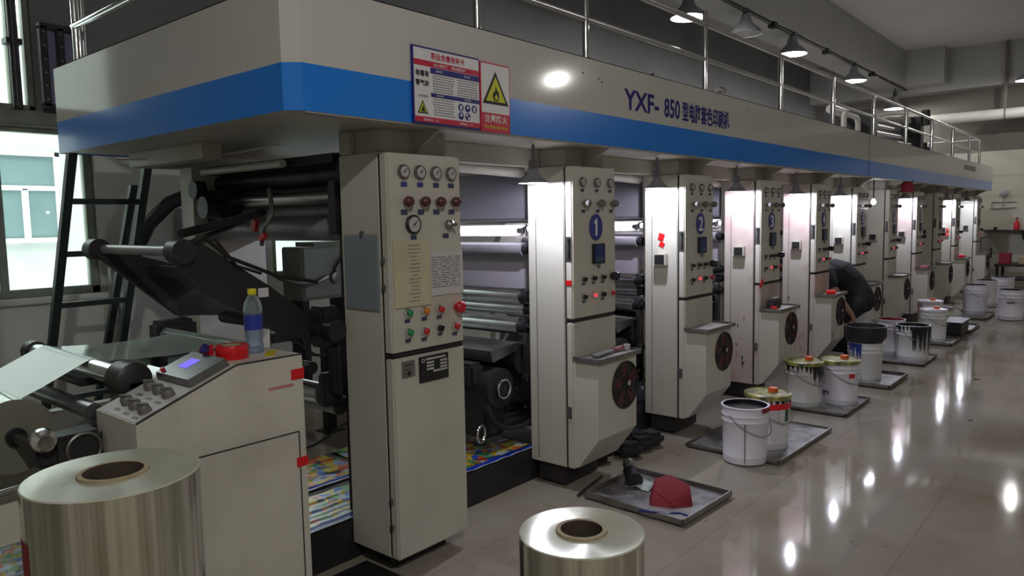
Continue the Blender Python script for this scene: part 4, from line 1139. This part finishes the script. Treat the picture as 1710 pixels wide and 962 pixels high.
# ladder up to the deck
o = (1.75, 4.9, 0)
t = thing('ladder', 'dark steel ladder leaning against the left end of the canopy', 'ladder', o)
def lad(x, z): # y on the leaning plane
    return (x, 4.385 + (1.99 - z) * .47, z)
def stile(x, zt, w=.022, dy=0):
    a = lad(x, 0); b_ = lad(x, zt)
    q = MB(o)
    A = Vector(a) + Vector((0, dy, 0)); B = Vector(b_) + Vector((0, dy, 0))
    q.add([A + Vector((-w, -w, 0)), A + Vector((w, -w, 0)), A + Vector((w, w, 0)), A + Vector((-w, w, 0)), B + Vector((-w, -w, 0)), B + Vector((w, -w, 0)), B + Vector((w, w, 0)), B + Vector((-w, w, 0))],
          [[0, 1, 2, 3], [4, 5, 6, 7], [0, 1, 5, 4], [1, 2, 6, 5], [2, 3, 7, 6], [3, 0, 4, 7]])
    q.build('stile', M['ladder'], t, 0)
stile(1.55, 2.0); stile(1.95, 1.99)
for z in (1.748, 1.455, 1.155, .85, .55, .25):
    y = lad(0, z)[1]
    MB(o).box(1.55, 1.95, y - .015, y + .015, z - .016, z + .016).build('rung', M['ladder'], t, 0)
q = MB(o); A = lad(1.95, .0); q.add([(1.93, A[1] + .25, 0), (1.97, A[1] + .25, 0), (1.97, A[1] + .29, 0), (1.93, A[1] + .29, 0), (1.93, 4.58, 1.85), (1.97, 4.58, 1.85), (1.97, 4.62, 1.85), (1.93, 4.62, 1.85)], [[0, 1, 2, 3], [4, 5, 6, 7], [0, 1, 5, 4], [1, 2, 6, 5], [2, 3, 7, 6], [3, 0, 4, 7]])
q.build('handrail', M['ladder'], t, 0)

# electrical box on the back wall and pipes
o = (4.0, 6.0, .9)
t = thing('electrical_box', 'grey green electrical box on a stand in front of the small bright window', 'electrical box', o)
MB(o).box(3.72, 4.28, 5.55, 5.85, .93, 1.40, b=.01).build('housing', M['winframe'], t)
MB(o).box(3.74, 4.12, 5.535, 5.55, .96, 1.38, b=.004).build('door', mat('box_door_grey_green', (.30, .33, .30), .5), t)
MB(o).box(3.86, 4.3, 5.56, 5.84, 1.40, 1.44, b=.004).build('top_cover', M['winframe'], t)
MB(o).box(3.76, 3.82, 5.6, 5.8, 0, .93).box(4.18, 4.24, 5.6, 5.8, 0, .93).build('leg', M['iron'], t, 0)
g = MB(o); g.lathe([(0, 0), (.06, 0), (.05, .04), (0, .05)], (4.05, 5.535, 1.12), (0, -1, 0), 20); g.build('dial', M['dull_steel'], t)
MB(o).tube([(3.45, 5.5, 1.16), (3.6, 5.45, 1.10), (3.8, 5.45, 1.09), (3.95, 5.5, 1.13)], .02, 8).build('lever', M['galv'], t)
MB(o).tube([(4.2, 5.53, 1.38), (4.1, 5.5, 1.28), (4.03, 5.5, 1.2), (4.05, 5.53, 1.14)], .012, 6).build('cable', M['rubber'], t)
t = thing('wall_cabinet', 'pale violet wall cabinet with fine seams left of the electrical box', 'cabinet', (3.35, 6.0, .8))
o = (3.35, 6.0, .8)
M['violet_panel'] = mat('pale_violet_panel', (.42, .40, .46), .5)
MB(o).box(2.95, 3.62, 5.9, 6.19, .2, 1.75, b=.008).build('housing', M['violet_panel'], t)
MB(o).box(3.30, 3.303, 5.897, 5.9, .25, 1.7).box(2.97, 3.6, 5.897, 5.9, 1.25, 1.253).build('door_seam', M['galv'], t, 0)
MB(o).box(3.5, 3.53, 5.88, 5.9, 1.42, 1.48, b=.003).box(3.5, 3.53, 5.88, 5.9, 1.12, 1.20, b=.003).build('latch', M['iron'], t)
q = thing('wall_hose', 'dark folded hose and pipe hanging on back wall right of the ladder', 'hose', (2.5, 5.6, 1.2))
o = (2.5, 5.6, 1.2)
MB(o).tube([(2.45, 5.9, 1.35), (2.55, 5.8, 1.62), (2.68, 5.7, 1.78), (2.80, 5.65, 1.84), (2.9, 5.65, 1.80)], .055, 10).build('hose', M['iron'], q)
MB(o).tube([(2.4, 6.12, .1), (2.4, 6.12, 1.3), (2.45, 5.95, 1.35)], .04, 8).build('pipe', M['galv'], q)
q = thing('floor_pump', 'dark low pump behind the unwind stand near the back wall', 'pump', (2.3, 5.2, 0))
o = (2.3, 5.2, 0)
MB(o).box(2.2, 2.75, 5.0, 5.4, 0, .70, b=.03).build('tank', M['winframe'], q)
MB(o).cyl((2.3, 5.2, .82), (2.75, 5.2, .82), .05).box(2.2, 2.8, 5.1, 5.3, .70, .76, b=.01).build('motor', M['iron'], q)

c = (1.75, 2.45, 0)
t = thing('floor_plate', 'thin black plate on the floor between the console and the control cabinet', 'plate', c)
MB(c).box(1.57, 2.12, 2.10, 2.735, 0, .012, b=.003).build('plate', M['black'], t)  # thin flat box that makes this patch of floor black

# ---------------------------------------------------------------- ink buckets, trays and things on the floor
M['ink_black'] = mat('black_ink', (.012, .012, .015), .25)
M['ink_purple'] = mat('purple_ink', (.20, .02, .16), .3)
M['ink_navy'] = mat('navy_ink', (.02, .04, .22), .3)
M['lid_yellow'] = mat('ink_stained_yellow_lid', (.40, .38, .10), .35, dirt=(.08, .08, .035), scale=14, lo=.4, hi=.62)
M['wire'] = mat('bucket_wire', (.28, .27, .30), .4, .6)
M['orange_cap'] = mat('orange_spout_cap', (.75, .11, .02), .4)
def bucket_wall(c, r, h, m, t, name='bucket_wall'):
    rb = r * .94
    def R(z): return rb + (r - rb) * z / h
    prof = [(0, .004), (rb - .008, .004), (rb, 0), (rb + .003, .008)]
    prof += [(R(.11 * h), .11 * h), (R(.12 * h) + .003, .12 * h), (R(.13 * h), .13 * h)]
    for f in (.74, .84):
        prof += [(R(f * h) , f * h - .008), (R(f * h) + .006, f * h), (R(f * h), f * h + .008)]
    prof += [(r, h - .012), (r + .007, h - .010), (r + .007, h), (r - .006, h), (r - .008, h * .5), (rb - .01, .02), (0, .02)]
    return MB(c).lathe(prof, c, n=40).build(name, m, t)
def drips(c, r, h, a0, a1, m, t, n=14, lmax=.5, seed=1, name='ink_drip'):
    q = random.Random(seed); g = MB(c); cx, cy, cz = c
    for k in range(n):
        a = a0 + (a1 - a0) * (k + q.random() * .6) / n; wd = q.uniform(.09, .30); L = q.uniform(.06, lmax) * h
        zs = [h - .001, h - L * .3, h - L * .75, h - L]; ws = [wd, wd * .8, wd * .35, wd * .12]
        vs = []; fs = []
        for z, w_ in zip(zs, ws):
            for s_ in (-.5, 0, .5):
                rr = r * (.94 + .06 * z / h) + .0085
                vs.append((cx + rr * math.cos(a + s_ * w_), cy + rr * math.sin(a + s_ * w_), cz + z))
        for i in range(3):
            for j in range(2): fs.append([i * 3 + j, i * 3 + j + 1, i * 3 + j + 4, i * 3 + j + 3])
        g.add(vs, fs)
    return g.build(name, m, t)
def band(c, r, h, z0, z1, a0, a1, m, t, name):
    g = MB(c); n = 14; cx, cy, cz = c
    gr = []
    for z in (z0, (z0 + z1) / 2, z1):
        row = []
        for i in range(n + 1):
            a = a0 + (a1 - a0) * i / n; rr = r * (.94 + .06 * z / h) + .010
            row.append((cx + rr * math.cos(a), cy + rr * math.sin(a), cz + z))
        gr.append(row)
    return g.sheet(gr).build(name, m, t)
class _Side:
    x, y = 4.6, 1.9
    def __add__(s, v): return math.atan2(-s.y, -s.x) + v
    def __sub__(s, v): return math.atan2(-s.y, -s.x) - v
CAMA = _Side()                # the side of the current bucket that is turned to the near end of the aisle
def bucket(x, y, label, h=.37, r=.145, m='bucket', top='open', z=0, ink='ink_black', handle=True, hang=.9, z_in_tray=True):
    z = .009
    c = (x, y, z)
    CAMA.x, CAMA.y = x, y
    t = thing('ink_bucket', label, 'bucket', c, 'ink buckets on the floor')
    bucket_wall(c, r, h, M[m], t)
    if top == 'open':
        MB(c).lathe([(0, h * .93), (r - .012, h * .93)], c, n=32).build('ink', M[ink], t)
        MB(c).lathe([(r - .0075, h - .001), (r - .009, h * .9)], c, n=32).build('ink_residue', M[ink], t)
    elif top == 'rim':
        MB(c).lathe([(0, h * .93), (r - .012, h * .93)], c, n=32).build('ink', M[ink], t)
    else:
        l = MB(c).lathe([(r + .012, h - .022), (r + .012, h + .004), (r - .004, h + .010), (r - .012, h + .003), (0, h + .003)], c, n=40)
        l = l.build('lid', M[top], t)
        MB(c).lathe([(0, .03), (.03, .028), (.034, .004), (.034, 0)], (x + .05, y - .02, z + h + .003), n=18).build('spout_cap', M['orange_cap'], l)
    if handle:
        pts = []
        for i in range(13):
            a = PI * i / 12; lx = (r + .014) * math.cos(a); drop = -.02 - .13 * math.sin(a)
            ang = CAMA + hang + PI / 2
            px, py = lx * math.cos(ang), lx * math.sin(ang)
            off = (r + .02) * math.sin(a)
            px += off * math.cos(ang - PI / 2) ; py += off * math.sin(ang - PI / 2)
            pts.append((x + px, y + py, z + h * .86 + drop + .02))
        MB(c).tube(pts, .003, 6).build('wire_handle', M['wire'], t)
    return t
# nearest pair
t = bucket(4.60, 1.93, 'open grey white ink bucket nearest the camera, dark ink inside', m='bucket', top='open')
cx, cy = 4.60, 1.93
band((cx, cy, .009), .1385, .37, .012, .27, CAMA - .02, CAMA + .03, M['galv'], t, 'side_seam')
band((cx, cy, .009), .146, .37, .34, .372, CAMA + .75, CAMA + 1.6, M['wine'], t, 'ink_smear')
t = bucket(4.98, 1.93, 'lidded bucket with yellow lid and red tape round the rim behind the open nearest bucket', top='lid_yellow')
c = (4.98, 1.93, .009)
drips(c, .145, .37, 0, 2 * PI, M['ink_black'], t, 26, .22, 3)
band(c, .146, .37, .285, .325, CAMA - .5, CAMA + 2.2, M['redtape'], t, 'red_tape')
band(c, .143, .37, .18, .29, CAMA + .55, CAMA + .95, M['white'], t, 'paper_label')
band(c, .144, .37, .20, .30, CAMA + .85, CAMA + 1.1, mat('label_green', (.03, .12, .07), .5), t, 'green_label')
# second pair
t = bucket(6.27, 2.12, 'yellow lidded white bucket streaked with black ink drips', m='bucket_grey', top='lid_yellow')
drips((6.27, 2.12, .009), .146, .37, 0, 2 * PI, M['ink_black'], t, 30, .32, 5)
drips((6.27, 2.12, .009), .147, .37, CAMA + .5, CAMA + 1.5, M['ink_black'], t, 9, .75, 6)
t = bucket(6.50, 1.90, 'lavender bucket with purple stains and red label, right of the black dripping bucket', top='lid_yellow')
c = (6.50, 1.90, .009)
drips(c, .145, .12, CAMA - 1.4, CAMA - .5, M['ink_purple'], t, 6, .9, 8)
band(c, .143, .37, .235, .275, CAMA + .5, CAMA + .85, M['red'], t, 'red_label')
band(c, .143, .37, .16, .235, CAMA + .5, CAMA + .85, M['white'], t, 'paper_label')
t = bucket(7.62, 2.00, 'white bucket with navy paint run and black basin on top', m='bucket_grey', top='rim', h=.36, r=.155, handle=False)
drips((7.62, 2.00, .009), .156, .36, CAMA - 1.3, CAMA - .2, M['ink_navy'], t, 8, .62, 9)
c = (7.62, 2.00, .371)
t = thing('black_basin', 'black ink basin standing on the bucket the man reaches into', 'basin', c)
MB(c).lathe([(0, 0), (.15, 0), (.185, .05), (.185, .15), (.192, .155), (.178, .155), (.172, .05), (.14, .012), (0, .012)], c, n=36).build('basin_wall', M['black'], t)
MB(c).lathe([(0, .10), (.174, .10)], c, n=32).build('ink', M['ink_black'], t)
MB(c).ring((c[0] + .19, c[1], c[2] + .11), (0, 1, 0), .03, .006, 20).build('grip', M['black'], t)
c = (7.36, 2.18, 0)
t = thing('ink_can', 'small white plastic can left of the navy stained bucket', 'can', c)
MB(c).lathe([(0, 0), (.085, 0), (.09, .01), (.09, .19), (.095, .19), (.095, .205), (0, .205)], c, n=28).build('can_wall', M['white'], t)
MB(c).lathe([(.097, .188), (.097, .212), (.08, .216), (0, .214)], c, n=28).build('lid', M['white'], t)
t = bucket(9.13, 2.13, 'plain white bucket with red ink rim left of the blackened bucket', h=.40, top='open', ink='wine', handle=False)
t = bucket(8.92, 1.86, 'ink blackened bucket with bare grey patch leaning by the tray', h=.38, r=.165, m='bucket_grey', top='open')
c = (8.92, 1.86, .009)
drips(c, .167, .38, CAMA + .1, CAMA + 2.2, M['ink_black'], t, 12, 1.0, 12); drips(c, .166, .38, CAMA + .0, CAMA + 2.2, M['ink_black'], t, 12, .98, 13)
drips(c, .166, .38, CAMA - 1.6, CAMA, M['ink_black'], t, 8, .2, 14)
t = bucket(10.33, 1.93, 'white bucket with red tape on lid standing on far tray, in front of another bucket', h=.40, top='bucket', m='bucket_grey')
t = bucket(11.1, 2.12, 'pink stained white bucket half hidden behind the red taped one', h=.42, top='bucket')
drips((11.1, 2.12, .009), .146, .42, CAMA - 1.8, CAMA - .6, M['stain_pink'], t, 5, .9, 15)
t = bucket(13.45, 1.95, 'lavender bucket on the far tray, left of the far group of buckets', h=.46, r=.17)
t = bucket(14.7, 1.98, 'far lavender bucket half behind the one on the far tray', h=.44, r=.165, handle=False)
t = bucket(15.2, 1.80, 'farthest lavender bucket beside the table leg', h=.46, r=.165, handle=False)
t = bucket(13.05, 1.44, 'big lavender bucket with small dark mark cut by the right frame edge', h=.44, r=.165)
band((13.05, 1.44, .009), .163, .44, .25, .265, CAMA - .3, CAMA + .3, M['iron'], t, 'dark_mark')
c = (11.75, 1.95, 0)
t = thing('drum', 'dark drum with shiny steel end lying beside the far trays', 'drum', c)
MB(c).cyl((11.75, 1.95, .152), (12.0, 2.15, .152), .13, n=28).build('drum_wall', M['iron'], t)
MB(c).lathe([(0, .004), (.12, .004), (.125, 0)], (11.75, 1.95, .152), (-.25, -.2, 0), 28).build('drum_end', M['chrome'], t)
c = (10.98, 1.78, 0)
t = thing('dark_crate', 'low dark crate beside the far drip trays', 'crate', c)
MB(c).box(10.75, 11.3, 1.70, 1.9, .03, .19, b=.01).build('body', M['iron'], t)
MB(c).box(10.72, 11.33, 1.68, 1.92, .185, .205, b=.004).build('lid', M['black'], t)

def tray(x0, x1, y0, y1, rz, label, m='tray_in', rim=.025):
    cx, cy = (x0 + x1) / 2, (y0 + y1) / 2
    t = thing('drip_tray', label, 'tray', (cx, cy, .009), 'sheet metal drip trays on the floor', rz)
    w, d = (x1 - x0) / 2, (y1 - y0) / 2
    MB().box(-w, w, -d, d, .002, .008).build('tray_bottom', M[m], t, 0)
    g = MB()
    for a in ((-w, w, -d, -d + .012), (-w, w, d - .012, d), (-w, -w + .012, -d, d), (w - .012, w, -d, d)): g.box(a[0], a[1], a[2], a[3], .002, rim + .01, b=.002)
    g.build('tray_rim', M['galv'], t)
    return t
t = tray(3.39, 3.94, 1.73, 2.37, -.04, 'nearest sheet metal drip tray with a dark red wedge lying in it')
tray(4.62, 5.62, 1.70, 2.36, -.02, 'drip tray under the nearest pair of buckets', rim=.012)
tray(6.05, 6.75, 1.72, 2.26, 0, 'drip tray under the second pair of buckets', rim=.012)
tray(7.25, 7.95, 1.69, 2.2, 0, 'empty end of drip tray beside the navy stained bucket')
tray(8.55, 9.25, 1.68, 2.25, 0, 'drip tray under the ink blackened bucket', rim=.012)
tray(10.05, 10.62, 1.68, 2.2, 0, 'far drip tray under the red taped bucket')
tray(11.3, 12.06, 1.68, 2.2, 0, 'far drip tray beside the low dark crate')
tray(12.75, 13.6, 1.7, 2.2, 0, 'farthest drip tray under the lavender bucket')
c = (3.60, 1.93, .01)
t = thing('foam_wedge', 'dark red half round foam block lying in the nearest tray', 'foam block', c)
w_ = MB()
lo = [(-.13, .02), (-.06, .13), (.07, .12), (.13, .0), (.09, -.085), (-.02, -.07)]
hi = [(-.075, .05, .07), (-.03, .12, .125), (.07, .115, .13), (.125, .005, .10), (.085, -.075, .03), (-.045, -.035, .045)]
n_ = len(lo)
w_.add([(a, b_, .0) for a, b_ in lo] + hi, [list(range(n_))[::-1], list(range(n_, 2 * n_))] + [[i, (i + 1) % n_, n_ + (i + 1) % n_, n_ + i] for i in range(n_)])
bmesh.ops.bevel(w_.bm, geom=list(w_.bm.edges), offset=.006, segments=2, affect='EDGES')
o_ = w_.build('block', M['wine'], t, 50); o_.rotation_euler = (0, 0, -.5)
c = (3.74, 2.27, .01)
t = thing('ink_pump', 'small dark pump bottle at the back of the nearest tray', 'pump', c)
MB(c).cyl((3.70, 2.22, .055), (3.79, 2.31, .075), .05, .042, n=20).build('barrel', M['iron'], t)
MB(c).lathe([(0, 0), (.035, 0), (.04, .04), (.03, .06), (0, .06)], (3.78, 2.30, .09), (.5, .5, .5), 18).build('nozzle', M['dull_steel'], t)
c = (3.55, 2.1, .01)
t = thing('film_scrap', 'crumpled clear film scrap beside the dark pump in the nearest tray', 'film', c)
q = random.Random(4)
gr = [[(3.68 + .05 * i + q.uniform(-.008, .008), 2.12 + .04 * j + q.uniform(-.006, .006), .014 + q.uniform(0, .022)) for j in range(5)] for i in range(4)]
MB(c).sheet(gr).build('sheet', M['window_sheen_film'], t, 0)
c = (3.5, 1.79, .01)
t = thing('blue_wire', 'thin dark wire looped along the front rim of the nearest tray', 'wire', c)
MB(c).tube([(3.37, 2.0, .035), (3.39, 1.90, .042), (3.42, 1.86, .04), (3.46, 1.80, .04), (3.45, 1.76, .042), (3.5, 1.77, .014), (3.6, 1.755, .014), (3.75, 1.75, .02)], .006, 6).build('wire', M['ink_navy'], t)
c = (3.1, 2.45, 0)
t = thing('metal_bar', 'thin dull metal bar lying on the floor left of the nearest tray', 'bar', c)
MB(c).obox((3.58, 2.455, .008), (.02, .36, .014), rz=-1.38, b=.003).build('bar', M['dull_steel'], t)
c = (5.0, 2.62, 0)
t = thing('cloth_heap', 'dark ink soaked cloths heaped on the floor between units 1 and 2', 'cloth', c)
q = random.Random(9)
g = MB(c)
for k in range(7):
    g.obox((4.2 + q.uniform(-.25, .35), 2.65 + q.uniform(-.1, .1), .05 + q.uniform(0, .03)), (q.uniform(.15, .3), q.uniform(.1, .2), .09), rz=q.uniform(0, 3), ry=q.uniform(-.1, .1), b=.03)
g.build('cloth', M['black'], t)
# small dark scraps on the floor
for i, (x, y, lab) in enumerate(((6.55, .95, 'small dark scrap on the shiny floor right of the buckets'), (3.05, .72, 'tiny dark chip on the floor in the lower right'), (8.2, 1.15, 'dark flat scrap lying beside the bright floor reflections'), (2.85, 1.32, 'tiny dark chip on the floor right of the standing film roll'))):
    c = (x, y, 0); t = MB(c).obox((x, y, .004), (.05, .02, .007), rz=i * 1.1, b=.002).build('floor_scrap', M['iron']); t.location = c
    tag(t, lab, 'scrap')

# far end of the room
c = (18.0, 2.6, 0)
t = thing('rewind_cabinet', 'grey green cabinet closing the far end of the press', 'cabinet', c)
MB(c).box(17.45, 18.8, 2.47, 2.95, .0, 1.10, b=.02).build('housing', M['winframe'], t)
MB(c).box(17.52, 18.72, 2.455, 2.47, .08, 1.04, b=.004).build('door', M['beam'], t)
MB(c).box(18.6, 18.66, 2.43, 2.455, .62, .82, b=.003).build('handle', M['iron'], t)
c = (17.9, 1.9, 0)
t = thing('work_table', 'dark work table with clutter by the far wall', 'table', c)
MB(c).box(17.6, 18.5, 1.2, 2.25, .50, .54, b=.004).build('table_top', M['iron'], t)
for x, y in ((17.65, 1.25), (17.65, 2.2), (18.45, 1.25), (18.45, 2.2)): MB(c).box(x - .025, x + .025, y - .025, y + .025, 0, .5).build('leg', M['iron'], t, 0)
MB(c).box(17.62, 18.48, 1.22, 2.23, .22, .25).build('shelf', M['iron'], t, 0)
for x, y, sz, mm, lab, nm in ((17.75, 2.08, (.16, .2, .22), 'wine', 'dark red box on the left end of the far work table', 'red_box'), (17.78, 1.72, (.2, .24, .14), 'cardboard', 'brown carton on the far work table beside the red box', 'carton'), (17.8, 1.38, (.16, .16, .35), 'red', 'red canister on the right end of the far work table', 'red_canister')):
    c = (x, y, .54); t = thing(nm, lab, 'box', c)
    MB(c).box(x - sz[0] / 2, x + sz[0] / 2, y - sz[1] / 2, y + sz[1] / 2, .54, .54 + sz[2], b=.012).build('body', M[mm], t)
    MB(c).box(x - sz[0] / 2 - .004, x + sz[0] / 2 + .004, y - sz[1] / 2 - .004, y + sz[1] / 2 + .004, .54 + sz[2] * .8, .54 + sz[2] + .006, b=.006).build('lid', M[mm], t)
c = (17.8, 1.9, .25); t = thing('white_carton', 'pale carton on the lower shelf of the far work table', 'box', c)
MB(c).box(17.66, 17.9, 1.4, 1.75, .25, .42, b=.01).build('body', M['white'], t)
MB(c).box(17.65, 17.91, 1.39, 1.76, .38, .425, b=.008).build('lid', M['dial'], t)

# ---------------------------------------------------------------- the man bending into the press
def loft(mb, pts, n=18):
    """closed tube through (centre, radius) or (centre, (across, along)) stations, rounded ends"""
    P = [Vector(a) for a, r in pts]; Rr = [(r, r) if not isinstance(r, tuple) else r for a, r in pts]
    rings = []
    for i, c in enumerate(P):
        d = (P[min(i + 1, len(P) - 1)] - P[max(i - 1, 0)]).normalized()
        u = Vector((1, 0, 0)); u = (u - d * u.dot(d)).normalized(); w = d.cross(u)
        rings.append((c, u, w, d, Rr[i]))
    c, u, w, d, r = rings[0]; m_ = min(r)
    cap0 = [(c - d * m_ * .55, u, w, d, (r[0] * .72, r[1] * .72)), (c - d * m_ * .8, u, w, d, (r[0] * .35, r[1] * .35))]
    c, u, w, d, r = rings[-1]; m_ = min(r)
    cap1 = [(c + d * m_ * .55, u, w, d, (r[0] * .72, r[1] * .72)), (c + d * m_ * .8, u, w, d, (r[0] * .35, r[1] * .35))]
    rings = cap0[::-1] + rings + cap1
    vs = []; fs = []
    for c, u, w, d, r in rings:
        for k in range(n):
            a = 2 * PI * k / n
            vs.append(c + u * (r[0] * math.cos(a)) + w * (r[1] * math.sin(a)))
    for i in range(len(rings) - 1):
        for k in range(n):
            k2 = (k + 1) % n
            fs.append([i * n + k, i * n + k2, (i + 1) * n + k2, (i + 1) * n + k])
    fs.append(list(range(n))[::-1]); fs.append(list(range((len(rings) - 1) * n, len(rings) * n)))
    mb.add(vs, fs)
def fuse(mb, name, m, parent, voxel, smooth=6):
    o = mb.build(name, m, parent, 180)
    r = o.modifiers.new('fuse', 'REMESH'); r.mode = 'VOXEL'; r.voxel_size = voxel; r.use_smooth_shade = True
    s = o.modifiers.new('smooth', 'SMOOTH'); s.iterations = smooth; s.factor = .5
    return o
PX, PY = 8.43, 2.12
c = (PX, PY, 0)
man = thing('person', 'person in black t-shirt and dark trousers bending into the press, arm reaching down', 'person', c)
def pv(dx, dy, z): return (PX + dx, PY + dy, z)
b = MB(c)
loft(b, [(pv(0, .15, .70), (.15, .115)), (pv(0, .22, .82), (.14, .11)), (pv(0, .33, .93), (.155, .12)), (pv(0, .45, .99), (.16, .11)), (pv(0, .53, .99), (.10, .08))])
loft(b, [(pv(0, .53, .99), .06), (pv(0, .60, .96), .055)])
loft(b, [(pv(0, .60, .97), (.070, .085)), (pv(0, .66, .93), (.078, .100)), (pv(0, .72, .88), (.070, .085)), (pv(0, .755, .84), (.05, .06))])     # head, crown to chin
loft(b, [(pv(0, .79, .905), .014), (pv(0, .805, .885), .017)])                                           # nose
for s_ in (-1, 1):
    loft(b, [(pv(s_ * .078, .665, .92), .018), (pv(s_ * .084, .68, .90), .014)])                        # ears
    loft(b, [(pv(s_ * .09, .15, .67), .10), (pv(s_ * .13, .29, .53), .082), (pv(s_ * .14, .40, .42), .064), (pv(s_ * .14, .30, .27), .056), (pv(s_ * .14, .19, .12), .040), (pv(s_ * .14, .18, .07), .04)])
    loft(b, [(pv(s_ * .14, .17, .05), .042), (pv(s_ * .145, .28, .04), .036)])
def arm(sx, pts):
    loft(b, [(pv(*q), r) for q, r in pts])
    hx, hy, hz = pts[-1][0]
    loft(b, [(pv(hx, hy, hz), .026), (pv(hx - .004, hy - .02, hz - .04), (.036, .018)), (pv(hx - .004, hy - .03, hz - .075), (.038, .016))])     # palm
    for k, ln in enumerate((.062, .074, .078, .068)):
        ox = (-.030, -.010, .010, .029)[k]
        loft(b, [(pv(hx + ox, hy - .034, hz - .085), .0092), (pv(hx + ox * 1.15, hy - .034, hz - .085 - ln * .5), .0085), (pv(hx + ox * 1.15, hy - .018, hz - .085 - ln), .0075)], 10)
    loft(b, [(pv(hx + .030 * sx, hy - .008, hz - .03), .012), (pv(hx + .050 * sx, hy + .010, hz - .062), .010), (pv(hx + .046 * sx, hy + .018, hz - .088), .0085)], 10)
arm(1, [((-.17, .44, .97), .062), ((-.235, .37, .83), .048), ((-.26, .31, .74), .041), ((-.275, .22, .63), .034), ((-.28, .16, .56), .026)])
arm(-1, [((.17, .44, .97), .062), ((.23, .45, .80), .048), ((.25, .46, .71), .041), ((.23, .50, .58), .034), ((.22, .53, .50), .026)])
fuse(b, 'body', M['skin'], man, .006, 4)
b = MB(c)
loft(b, [(pv(0, .135, .655), (.168, .135)), (pv(0, .165, .74), (.168, .135)), (pv(0, .24, .86), (.166, .135)), (pv(0, .35, .965), (.178, .140)), (pv(0, .45, 1.0), (.172, .125)), (pv(0, .52, 1.0), (.11, .095))])
for s_, q in ((-1, ((-.17, .44, .97), (-.215, .395, .885), (-.232, .372, .84))), (1, ((.17, .44, .97), (.21, .447, .87), (.225, .449, .82)))):
    loft(b, [(pv(s_ * .08, .45, .99), .09), (pv(*q[0]), .082), (pv(*q[1]), .072), (pv(*q[2]), .066)])
fuse(b, 't_shirt', M['shirt'], man, .012)
b = MB(c)
loft(b, [(pv(0, .17, .76), (.155, .122)), (pv(0, .14, .66), (.160, .128))])
for s_ in (-1, 1):
    loft(b, [(pv(s_ * .08, .15, .67), .118), (pv(s_ * .13, .29, .53), .098), (pv(s_ * .14, .40, .42), .080), (pv(s_ * .14, .30, .27), .072), (pv(s_ * .14, .20, .13), .062)])
fuse(b, 'trousers', M['trousers'], man, .012)
b = MB(c)
loft(b, [(pv(0, .585, .985), (.070, .075)), (pv(0, .635, .965), (.086, .098)), (pv(0, .69, .93), (.080, .085))])
fuse(b, 'hair', M['hair'], man, .012)
for s_ in (-1, 1): MB(c).lathe([(0, 0), (.010, .003), (0, .009)], pv(s_ * .032, .785, .925), (0, .75, -.5), 10).build('eye', M['ink_text'], man)
MB(c).obox(pv(0, .80, .85), (.045, .012, .008), b=.003).build('mouth', M['wine'], man)
for s_ in (-.14, .14): MB(c).obox(pv(s_, .24, .04), (.10, .27, .08), b=.03).build('shoe', M['black'], man)
